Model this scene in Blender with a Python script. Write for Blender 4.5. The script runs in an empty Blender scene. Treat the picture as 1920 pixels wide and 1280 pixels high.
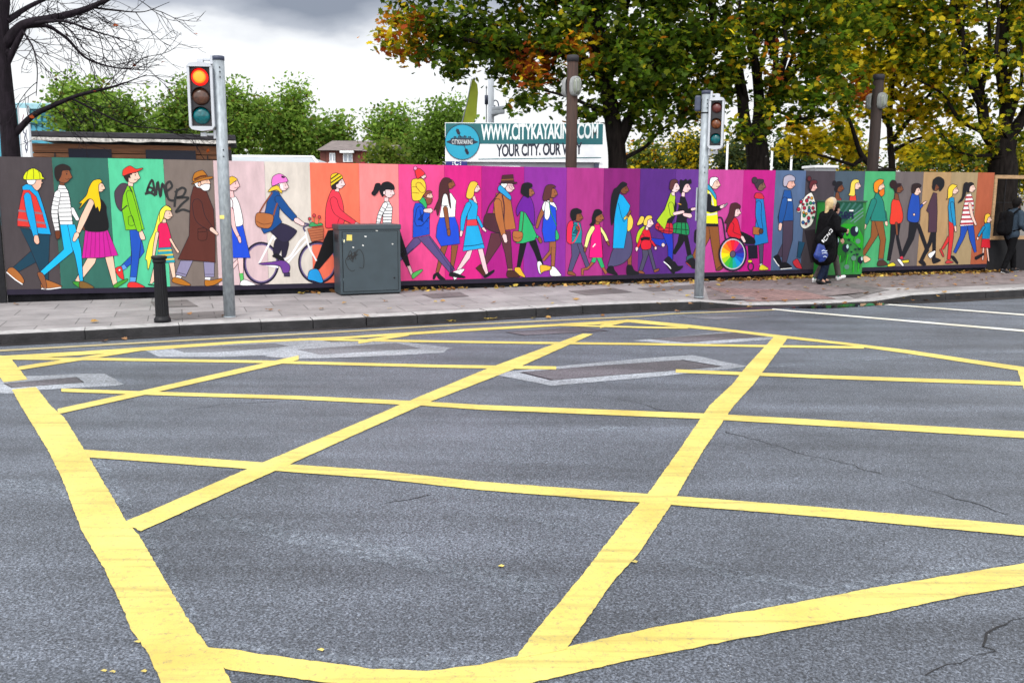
import bpy, bmesh, math, random
import numpy as np
from mathutils import Vector, Matrix, noise as mnoise
R = math.radians
rng = np.random.default_rng(7)
random.seed(7)
S = bpy.context.scene
COL = S.collection

# ---------------------------------------------------------------- camera
CAM_H = 1.95
FPX, HOR, ROLL = 1715.0, 358.0, 0.0056          # focal length (px of a 1920 wide frame), horizon row, roll
TH = math.atan((640 - HOR) / FPX)
_f = Vector((0, math.cos(TH), -math.sin(TH))); _u = Vector((0, math.sin(TH), math.cos(TH))); _r = Vector((1, 0, 0))
RT = _r * math.cos(ROLL) + _u * math.sin(ROLL); UP = _u * math.cos(ROLL) - _r * math.sin(ROLL)
CAMP = Vector((0, 0, CAM_H))
cd = bpy.data.cameras.new('camera'); cam = bpy.data.objects.new('camera', cd); COL.objects.link(cam)
cd.sensor_width = 36; cd.lens = FPX / 1920 * 36; cd.clip_start = 0.05; cd.clip_end = 2000
cam.matrix_world = Matrix.Translation(CAMP) @ Matrix((RT, UP, -_f)).transposed().to_4x4()
cd.dof.use_dof = True; cd.dof.focus_distance = 8.0; cd.dof.aperture_fstop = 5.6
S.camera = cam

# ---------------------------------------------------------------- world, sun, exposure
SUN_EL, SUN_AZ = 48, 205                         # azimuth clockwise from +Y (view direction); behind the camera
wd = bpy.data.worlds.new('World'); S.world = wd; wd.use_nodes = True
nt = wd.node_tree; N = nt.nodes; L = nt.links
N.clear()
def wn(t, **k):
    n = N.new(t)
    for a, b in k.items():
        if a.startswith('i_'): n.inputs[int(a[2:])].default_value = b
        else: setattr(n, a, b)
    return n
out = wn('ShaderNodeOutputWorld'); bg = wn('ShaderNodeBackground'); bg.inputs[1].default_value = 0.1
sky = wn('ShaderNodeTexSky', sky_type='NISHITA', sun_disc=False, sun_elevation=R(SUN_EL), sun_rotation=R(SUN_AZ))
tc = wn('ShaderNodeTexCoord')
sep = wn('ShaderNodeSeparateXYZ'); L.new(tc.outputs['Generated'], sep.inputs[0])
mp = wn('ShaderNodeMapping'); mp.inputs['Scale'].default_value = (3.0, 3.0, 7.5); mp.inputs['Location'].default_value = (0.35, 0.1, 0.55)
L.new(tc.outputs['Generated'], mp.inputs[0])
nz = wn('ShaderNodeTexNoise'); nz.inputs['Scale'].default_value = 1.6; nz.inputs['Detail'].default_value = 8; nz.inputs['Roughness'].default_value = 0.48
L.new(mp.outputs[0], nz.inputs['Vector'])
def math_(op, a, b=None, c=None):
    n = wn('ShaderNodeMath', operation=op)
    for i, v in enumerate((a, b, c)):
        if v is None: continue
        if isinstance(v, (int, float)): n.inputs[i].default_value = v
        else: L.new(v, n.inputs[i])
    return n.outputs[0]
# grey cloud bank hanging in the upper part of the view, left of the middle
vm = wn('ShaderNodeVectorMath', operation='SUBTRACT'); L.new(tc.outputs['Generated'], vm.inputs[0]); vm.inputs[1].default_value = (-0.25, 0.94, 0.218)
vs = wn('ShaderNodeVectorMath', operation='MULTIPLY'); L.new(vm.outputs[0], vs.inputs[0]); vs.inputs[1].default_value = (3.3, 1.0, 11.5)
vl = wn('ShaderNodeVectorMath', operation='LENGTH'); L.new(vs.outputs[0], vl.inputs[0])
bank = math_('SUBTRACT', 1.25, vl.outputs['Value'])
dens = math_('ADD', math_('MULTIPLY', math_('SUBTRACT', nz.outputs[0], 0.53), 2.5), math_('MULTIPLY', math_('MAXIMUM', bank, -0.45), 0.85))
rp = wn('ShaderNodeValToRGB'); L.new(dens, rp.inputs[0])
e = rp.color_ramp.elements
e[0].position = 0.0; e[0].color = (5.9, 5.95, 6.0, 1)
e[1].position = 0.85; e[1].color = (1.45, 1.6, 1.95, 1)
m_ = e.new(0.24); m_.color = (4.7, 4.78, 4.95, 1)
m_ = e.new(0.47); m_.color = (2.8, 2.95, 3.3, 1)
# overcast sky is brighter overhead and towards the veiled sun behind the camera
gain = math_('ADD', math_('ADD', 1.0, math_('MULTIPLY', math_('MAXIMUM', math_('MULTIPLY', sep.outputs['Y'], -1.0), 0.0), 1.3)), math_('MULTIPLY', math_('MAXIMUM', sep.outputs['Z'], 0.0), 0.9))
mg = wn('ShaderNodeVectorMath', operation='SCALE'); L.new(rp.outputs[0], mg.inputs[0]); L.new(gain, mg.inputs['Scale'])
mx = wn('ShaderNodeMix', data_type='RGBA'); mx.inputs[0].default_value = 0.93
L.new(sky.outputs[0], mx.inputs[6]); L.new(mg.outputs[0], mx.inputs[7])
L.new(mx.outputs[2], bg.inputs[0]); L.new(bg.outputs[0], out.inputs[0])
sl = bpy.data.lights.new('sun', 'SUN'); sl.energy = 1.0; sl.angle = R(22); sl.color = (1, 0.96, 0.9)
so = bpy.data.objects.new('sun', sl); COL.objects.link(so)
az, el = R(SUN_AZ), R(SUN_EL)
sd = Vector((math.sin(az) * math.cos(el), math.cos(az) * math.cos(el), math.sin(el)))
so.rotation_euler = (-sd).to_track_quat('-Z', 'Y').to_euler(); so.location = (0, -10, 30)
S.view_settings.view_transform = 'Standard'; S.view_settings.look = 'None'
S.view_settings.exposure = 0.76; S.view_settings.gamma = 1

# ---------------------------------------------------------------- surveying helpers: photo pixel -> point on a real plane
def ray(x, y): return _f * FPX + RT * (x - 960) + UP * (640 - y)
def gnd(x, y, z=0.0):
    d = ray(x, y); t = (z - CAM_H) / d.z
    return CAMP + d * t
def at(x, y, Y):                                  # point seen at pixel x, y on the plane Y metres ahead
    d = ray(x, y); return CAMP + d * (Y / d.y)
PZ = 0.125                                        # pavement height
WA, WB = gnd(0, 568, PZ), gnd(1860, 510, PZ)
WU = (WB - WA); WU.z = 0; WU.normalize()
WN = Vector((WU.y, -WU.x, 0))                     # wall normal, towards the road
def wall(x, y, off=0.0):
    d = ray(x, y); t = ((WA + WN * off) - CAMP).dot(WN) / d.dot(WN)
    return CAMP + d * t
def wpt(s, z, off=0.0): return Vector((WA.x, WA.y, 0)) + WU * s + WN * off + Vector((0, 0, z))
def ws(x, y): return (wall(x, y) - WA).dot(WU)

# ---------------------------------------------------------------- object helpers
ORG = {}
def tag(o, label=None, cat=None, group=None, kind=None):
    if label: o['label'] = label
    if cat: o['category'] = cat
    if group: o['group'] = group
    if kind: o['kind'] = kind
    return o
def thing(name, loc, label, cat, group=None):
    o = bpy.data.objects.new(name, None); COL.objects.link(o); o.location = loc; o.empty_display_size = 0.2
    ORG[o.name] = Vector(loc)
    return tag(o, label, cat, group)
def srgb(h):
    if isinstance(h, str):
        c = [int(h[i:i + 2], 16) / 255 for i in (0, 2, 4)]
    else: c = [v / 255 for v in h]
    return tuple(v / 12.92 if v <= 0.04045 else ((v + 0.055) / 1.055) ** 2.4 for v in c)
class MB:
    def __init__(s): s.v = []; s.f = []; s.c = []; s.m = []; s.sm = []
    def add(s, vs, fs, col=None, m=0, smooth=False):
        b = len(s.v); s.v += [tuple(v) for v in vs]
        for f in fs: s.f.append([i + b for i in f]); s.c.append(col); s.m.append(m); s.sm.append(smooth)
        return s
    def face(s, pts, col=None, m=0): return s.add(pts, [list(range(len(pts)))], col, m)
    def box(s, o, x, y, z, bev=0.0, m=0, col=None):
        # o: corner-centre of the bottom face; x, y half axes (Vector), z full axis
        x, y, z, o = Vector(x), Vector(y), Vector(z), Vector(o)
        if bev <= 0:
            P = [o + x * a + y * b + z * c for c in (0, 1) for a, b in ((-1, -1), (1, -1), (1, 1), (-1, 1))]
            return s.add(P, [(3, 2, 1, 0), (4, 5, 6, 7), (0, 1, 5, 4), (1, 2, 6, 5), (2, 3, 7, 6), (3, 0, 4, 7)], col, m)
        lx, ly, lz = x.length, y.length, z.length; ux, uy, uz = x / lx, y / ly, z / lz
        bm = bmesh.new()
        P = [bm.verts.new(o + x * a + y * b + z * c) for c in (0, 1) for a, b in ((-1, -1), (1, -1), (1, 1), (-1, 1))]
        for f in ((3, 2, 1, 0), (4, 5, 6, 7), (0, 1, 5, 4), (1, 2, 6, 5), (2, 3, 7, 6), (3, 0, 4, 7)): bm.faces.new([P[i] for i in f])
        bmesh.ops.bevel(bm, geom=bm.edges[:], offset=bev, segments=2, affect='EDGES', profile=0.6)
        bm.verts.index_update()
        s.add([v.co for v in bm.verts], [[v.index for v in f.verts] for f in bm.faces], col, m); bm.free(); return s
    def tube(s, pts, rad, n=8, cap=True, m=0, smooth=True, col=None):
        pts = [Vector(p) for p in pts]
        if not hasattr(rad, '__len__'): rad = [rad] * len(pts)
        vs = []; t0 = (pts[1] - pts[0]).normalized()
        a = t0.orthogonal().normalized()
        for i, p in enumerate(pts):
            t = (pts[min(i + 1, len(pts) - 1)] - pts[max(i - 1, 0)]).normalized()
            a = (a - t * a.dot(t)).normalized(); b = t.cross(a)
            vs += [p + (a * math.cos(2 * math.pi * k / n) + b * math.sin(2 * math.pi * k / n)) * rad[i] for k in range(n)]
        fs = [(i * n + k, i * n + (k + 1) % n, (i + 1) * n + (k + 1) % n, (i + 1) * n + k) for i in range(len(pts) - 1) for k in range(n)]
        s.add(vs, fs, col, m, smooth)
        if cap:
            b = len(s.v) - len(vs)
            s.f.append([b + k for k in range(n)][::-1]); s.f.append([b + (len(pts) - 1) * n + k for k in range(n)])
            s.c += [col, col]; s.m += [m, m]; s.sm += [False, False]
        return s
    def lathe(s, o, prof, n=24, axis=(0, 0, 1), m=0, flute=None, smooth=True, col=None):
        o = Vector(o); ax = Vector(axis).normalized(); a = ax.orthogonal().normalized(); b = ax.cross(a); vs = []
        for r, h in prof:
            for k in range(n):
                t = 2 * math.pi * k / n; rr = r * (flute(k) if flute else 1)
                vs.append(o + ax * h + (a * math.cos(t) + b * math.sin(t)) * rr)
        fs = [(i * n + k, i * n + (k + 1) % n, (i + 1) * n + (k + 1) % n, (i + 1) * n + k) for i in range(len(prof) - 1) for k in range(n)]
        fs.append(list(range(n))[::-1]); fs.append([(len(prof) - 1) * n + k for k in range(n)])
        return s.add(vs, fs, col, m, smooth)
    def prism(s, pts, d, m=0, col=None):          # closed outline pts extruded by vector d
        n = len(pts); pts = [Vector(p) for p in pts]; d = Vector(d)
        return s.add(pts + [p + d for p in pts], [list(range(n))[::-1], list(range(n, 2 * n))] + [(i, (i + 1) % n, n + (i + 1) % n, n + i) for i in range(n)], col, m)
    def build(s, name, mat, parent=None, loc=None):
        me = bpy.data.meshes.new(name)
        o0 = ORG[parent.name] if parent else (Vector(loc) if loc is not None else Vector((0, 0, 0)))
        me.from_pydata([(v[0] - o0.x, v[1] - o0.y, v[2] - o0.z) for v in s.v], [], s.f)
        for mm in (mat if isinstance(mat, (list, tuple)) else [mat]): me.materials.append(mm)
        me.polygons.foreach_set('material_index', s.m); me.polygons.foreach_set('use_smooth', s.sm)
        if any(c is not None for c in s.c):
            ca = me.color_attributes.new('Col', 'FLOAT_COLOR', 'CORNER'); buf = []
            for f, c in zip(s.f, s.c): buf += list((c or (0.5, 0.5, 0.5))) * 0 + [x for _ in f for x in (*(c or (.5, .5, .5)), 1.0)]
            ca.data.foreach_set('color', buf)
        me.update()
        ob = bpy.data.objects.new(name, me); COL.objects.link(ob)
        if parent: ob.parent = parent
        elif loc is not None: ob.location = loc
        ORG[ob.name] = o0
        return ob
def build_each(b, name, m, parent):               # every loose piece of b becomes an object of its own
    up_ = list(range(len(b.v)))
    def find(i):
        while up_[i] != i: up_[i] = up_[up_[i]]; i = up_[i]
        return i
    for f in b.f:
        for i in f[1:]: up_[find(i)] = find(f[0])
    groups = {}
    for k, f in enumerate(b.f): groups.setdefault(find(f[0]), []).append(k)
    for ks in groups.values():
        o = MB(); ids = sorted({i for k in ks for i in b.f[k]}); mp = {i: n for n, i in enumerate(ids)}
        o.v = [b.v[i] for i in ids]; o.f = [[mp[i] for i in b.f[k]] for k in ks]; o.c = [b.c[k] for k in ks]; o.m = [b.m[k] for k in ks]; o.sm = [b.sm[k] for k in ks]
        o.build(name, m, parent)

# ---------------------------------------------------------------- materials
def new_mat(name):
    m = bpy.data.materials.new(name); m.use_nodes = True
    return m, m.node_tree, m.node_tree.nodes['Principled BSDF']
def mat(name, rgb, rough=0.6, var=0.15, scale=6.0, metal=0.0, bump=0.0, bscale=40.0, spec=0.5, stretch=(1, 1, 1)):
    m, t, p = new_mat(name)
    c = srgb(rgb) if isinstance(rgb, str) else rgb
    p.inputs['Roughness'].default_value = rough; p.inputs['Metallic'].default_value = metal; p.inputs['Specular IOR Level'].default_value = spec
    co = t.nodes.new('ShaderNodeTexCoord'); mp = t.nodes.new('ShaderNodeMapping'); mp.inputs['Scale'].default_value = stretch
    t.links.new(co.outputs['Object'], mp.inputs[0])
    n = t.nodes.new('ShaderNodeTexNoise'); n.inputs['Scale'].default_value = scale; n.inputs['Detail'].default_value = 6
    t.links.new(mp.outputs[0], n.inputs['Vector'])
    r = t.nodes.new('ShaderNodeValToRGB'); t.links.new(n.outputs[0], r.inputs[0])
    r.color_ramp.elements[0].position = 0.3; r.color_ramp.elements[1].position = 0.7
    r.color_ramp.elements[0].color = (*[v * (1 - var) for v in c], 1); r.color_ramp.elements[1].color = (*[min(1, v * (1 + var)) for v in c], 1)
    t.links.new(r.outputs[0], p.inputs['Base Color'])
    if bump:
        n2 = t.nodes.new('ShaderNodeTexNoise'); n2.inputs['Scale'].default_value = bscale; n2.inputs['Detail'].default_value = 4
        t.links.new(mp.outputs[0], n2.inputs['Vector'])
        b = t.nodes.new('ShaderNodeBump'); b.inputs['Strength'].default_value = bump; b.inputs['Distance'].default_value = 0.02
        t.links.new(n2.outputs[0], b.inputs['Height']); t.links.new(b.outputs[0], p.inputs['Normal'])
    return m
def paint_attr(name, rough=0.5, dirt=0.12):
    m, t, p = new_mat(name); p.inputs['Roughness'].default_value = rough; p.inputs['Specular IOR Level'].default_value = 0.22
    a = t.nodes.new('ShaderNodeVertexColor'); a.layer_name = 'Col'
    co = t.nodes.new('ShaderNodeTexCoord'); mp = t.nodes.new('ShaderNodeMapping'); mp.inputs['Scale'].default_value = (1, 1, 0.3)
    t.links.new(co.outputs['Object'], mp.inputs[0])
    n = t.nodes.new('ShaderNodeTexNoise'); n.inputs['Scale'].default_value = 7; n.inputs['Detail'].default_value = 8; n.inputs['Roughness'].default_value = 0.65
    t.links.new(mp.outputs[0], n.inputs['Vector'])
    mr = t.nodes.new('ShaderNodeMapRange'); mr.inputs[1].default_value = 0.3; mr.inputs[2].default_value = 0.75; mr.inputs[3].default_value = 1 + dirt * 0.4; mr.inputs[4].default_value = 1 - dirt
    t.links.new(n.outputs[0], mr.inputs[0])
    v = t.nodes.new('ShaderNodeVectorMath'); v.operation = 'SCALE'
    t.links.new(a.outputs[0], v.inputs[0]); t.links.new(mr.outputs[0], v.inputs['Scale']); t.links.new(v.outputs[0], p.inputs['Base Color'])
    return m
def emit(name, rgb, k):
    m, t, p = new_mat(name); p.inputs['Base Color'].default_value = (*rgb, 1); p.inputs['Emission Color'].default_value = (*rgb, 1); p.inputs['Emission Strength'].default_value = k
    return m
def leaf_mat(name, trans=0.45):
    m, t, p = new_mat(name); N_, K = t.nodes, t.links
    a = N_.new('ShaderNodeVertexColor'); a.layer_name = 'Col'
    d = N_.new('ShaderNodeBsdfDiffuse'); tr = N_.new('ShaderNodeBsdfTranslucent'); g = N_.new('ShaderNodeBsdfGlossy'); g.inputs['Roughness'].default_value = 0.5
    mx = N_.new('ShaderNodeMixShader'); mx.inputs[0].default_value = trans
    mg = N_.new('ShaderNodeMixShader'); mg.inputs[0].default_value = 0.008
    K.new(a.outputs[0], d.inputs[0]); K.new(a.outputs[0], tr.inputs[0])
    K.new(d.outputs[0], mx.inputs[1]); K.new(tr.outputs[0], mx.inputs[2]); K.new(mx.outputs[0], mg.inputs[1]); K.new(g.outputs[0], mg.inputs[2])
    K.new(mg.outputs[0], N_['Material Output'].inputs[0]); N_.remove(p)
    return m
def asphalt(name, c0, c1, speck=0.5, bump=0.5):
    m, t, p = new_mat(name); N_, K = t.nodes, t.links
    co = N_.new('ShaderNodeTexCoord')
    def nz(sc, det=4, st=(1, 1, 1), rg=0.55):
        mp = N_.new('ShaderNodeMapping'); mp.inputs['Scale'].default_value = st; mp.inputs['Rotation'].default_value = (0, 0, R(20)); K.new(co.outputs['Object'], mp.inputs[0])
        n = N_.new('ShaderNodeTexNoise'); n.inputs['Scale'].default_value = sc; n.inputs['Detail'].default_value = det; n.inputs['Roughness'].default_value = rg; K.new(mp.outputs[0], n.inputs['Vector']); return n.outputs[0]
    def rng_(v, a, b, c, d):
        r = N_.new('ShaderNodeMapRange'); K.new(v, r.inputs[0])
        for i, x in enumerate((a, b, c, d)): r.inputs[i + 1].default_value = x
        return r.outputs[0]
    def mul(a, b):
        n = N_.new('ShaderNodeMath'); n.operation = 'MULTIPLY'; K.new(a, n.inputs[0]); K.new(b, n.inputs[1]); return n.outputs[0]
    grain = nz(82, 4, rg=0.8); blot = nz(0.55, 6); streak = nz(1.0, 5, (0.22, 2.2, 1)); fine = nz(230, 2)
    mixc = N_.new('ShaderNodeMix'); mixc.data_type = 'RGBA'; K.new(rng_(grain, 0.42, 0.60, 0, 1), mixc.inputs[0])
    mixc.inputs[6].default_value = (*c0, 1); mixc.inputs[7].default_value = (*c1, 1)
    def cells(sc):
        w = N_.new('ShaderNodeTexVoronoi'); w.inputs['Scale'].default_value = sc; K.new(co.outputs['Object'], w.inputs['Vector']); q = N_.new('ShaderNodeSeparateColor'); K.new(w.outputs['Color'], q.inputs[0]); return q.outputs[1]
    agg = mul(rng_(cells(70), 0, 1, 0.6, 1.4), rng_(cells(150), 0, 1, 0.75, 1.25))
    k = mul(mul(mul(rng_(blot, 0.32, 0.68, 0.72, 1.28), rng_(streak, 0.33, 0.68, 0.72, 1.28)), rng_(fine, 0.3, 0.7, 0.8, 1.2)), agg)
    v = N_.new('ShaderNodeVectorMath'); v.operation = 'SCALE'; K.new(mixc.outputs[2], v.inputs[0]); K.new(k, v.inputs['Scale'])
    vo = N_.new('ShaderNodeTexVoronoi'); vo.inputs['Scale'].default_value = 34; K.new(co.outputs['Object'], vo.inputs['Vector'])
    sp = rng_(vo.outputs['Distance'], 0.06, 0.13, 1, 0)
    sx = N_.new('ShaderNodeSeparateColor'); K.new(vo.outputs['Color'], sx.inputs[0])
    pick = mul(sp, rng_(sx.outputs[0], 0.90, 0.97, 0, speck))
    m2 = N_.new('ShaderNodeMix'); m2.data_type = 'RGBA'; K.new(pick, m2.inputs[0]); K.new(v.outputs[0], m2.inputs[6]); m2.inputs[7].default_value = (0.55, 0.56, 0.58, 1)
    K.new(m2.outputs[2], p.inputs['Base Color'])
    K.new(rng_(blot, 0.3, 0.7, 0.66, 0.46), p.inputs['Roughness'])
    b = N_.new('ShaderNodeBump'); b.inputs['Strength'].default_value = bump; b.inputs['Distance'].default_value = 0.009; K.new(grain, b.inputs['Height']); K.new(b.outputs[0], p.inputs['Normal'])
    return m
def road_paint(name, c, worn):
    # thermoplastic paint worn through to the asphalt in patches, with tyre-rub streaks
    m, t, p = new_mat(name); N_, K = t.nodes, t.links
    co = N_.new('ShaderNodeTexCoord')
    def nz(sc, det, st=(1, 1, 1), rg=0.6):
        mp = N_.new('ShaderNodeMapping'); mp.inputs['Scale'].default_value = st; mp.inputs['Rotation'].default_value = (0, 0, R(-12)); K.new(co.outputs['Object'], mp.inputs[0])
        n = N_.new('ShaderNodeTexNoise'); n.inputs['Scale'].default_value = sc; n.inputs['Detail'].default_value = det; n.inputs['Roughness'].default_value = rg; K.new(mp.outputs[0], n.inputs['Vector']); return n.outputs[0]
    def ramp(v, a, b):
        r = N_.new('ShaderNodeMapRange'); K.new(v, r.inputs[0]); r.inputs[1].default_value = a; r.inputs[2].default_value = b; return r.outputs[0]
    def mix(f, a, b, k=1.0):
        n = N_.new('ShaderNodeMix'); n.data_type = 'RGBA'
        q = N_.new('ShaderNodeMath'); q.operation = 'MULTIPLY'; K.new(f, q.inputs[0]); q.inputs[1].default_value = k; K.new(q.outputs[0], n.inputs[0])
        if isinstance(a, tuple): n.inputs[6].default_value = (*a, 1)
        else: K.new(a, n.inputs[6])
        n.inputs[7].default_value = (*b, 1); return n.outputs[2]
    c1 = mix(ramp(nz(1.4, 6), 0.35, 0.7), c, (c[0] * .78, c[1] * .72, c[2] * .55))
    c2 = mix(ramp(nz(1.6, 5, (0.5, 9, 1)), 0.53, 0.66), c1, tuple(v * 0.5 for v in c), 0.65)
    c3 = mix(ramp(nz(26, 9, rg=0.9), 0.53, 0.62), c2, (0.10, 0.10, 0.11), worn)
    K.new(c3, p.inputs['Base Color']); p.inputs['Roughness'].default_value = 0.55
    b = N_.new('ShaderNodeBump'); b.inputs['Strength'].default_value = 0.35; b.inputs['Distance'].default_value = 0.004; K.new(nz(70, 3), b.inputs['Height']); K.new(b.outputs[0], p.inputs['Normal'])
    return m
def slabs(name, c, bw, bh, mortar=0.012, var=0.12, ang=20.0, off=0.5):
    m, t, p = new_mat(name); N_, K = t.nodes, t.links
    co = N_.new('ShaderNodeTexCoord'); mp = N_.new('ShaderNodeMapping'); mp.inputs['Rotation'].default_value = (0, 0, R(-ang)); K.new(co.outputs['Object'], mp.inputs[0])
    br = N_.new('ShaderNodeTexBrick'); br.inputs['Scale'].default_value = 1; br.inputs['Brick Width'].default_value = bw; br.inputs['Row Height'].default_value = bh
    br.inputs['Mortar Size'].default_value = mortar; br.inputs['Mortar Smooth'].default_value = 0.3; br.offset = off
    br.inputs['Color1'].default_value = (*[v * (1 - var) for v in c], 1); br.inputs['Color2'].default_value = (*[v * (1 + var) for v in c], 1); br.inputs['Mortar'].default_value = (*[v * 0.42 for v in c], 1)
    K.new(mp.outputs[0], br.inputs['Vector'])
    n = N_.new('ShaderNodeTexNoise'); n.inputs['Scale'].default_value = 2.0; n.inputs['Detail'].default_value = 9; n.inputs['Roughness'].default_value = 0.62; K.new(co.outputs['Object'], n.inputs['Vector'])
    r = N_.new('ShaderNodeMapRange'); K.new(n.outputs[0], r.inputs[0]); r.inputs[1].default_value = 0.3; r.inputs[2].default_value = 0.72; r.inputs[3].default_value = 0.72; r.inputs[4].default_value = 1.18
    v = N_.new('ShaderNodeVectorMath'); v.operation = 'SCALE'; K.new(br.outputs[0], v.inputs[0]); K.new(r.outputs[0], v.inputs['Scale'])
    n3 = N_.new('ShaderNodeTexNoise'); n3.inputs['Scale'].default_value = 11; n3.inputs['Detail'].default_value = 3; K.new(co.outputs['Object'], n3.inputs['Vector'])
    r3 = N_.new('ShaderNodeMapRange'); K.new(n3.outputs[0], r3.inputs[0]); r3.inputs[1].default_value = 0.66; r3.inputs[2].default_value = 0.72; r3.inputs[3].default_value = 1; r3.inputs[4].default_value = 0.72
    v3 = N_.new('ShaderNodeVectorMath'); v3.operation = 'SCALE'; K.new(v.outputs[0], v3.inputs[0]); K.new(r3.outputs[0], v3.inputs['Scale'])
    K.new(v3.outputs[0], p.inputs['Base Color']); p.inputs['Roughness'].default_value = 0.75
    b = N_.new('ShaderNodeBump'); b.inputs['Strength'].default_value = 0.5; b.inputs['Distance'].default_value = 0.01; b.invert = True; K.new(br.outputs['Fac'], b.inputs['Height']); K.new(b.outputs[0], p.inputs['Normal'])
    return m
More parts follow.
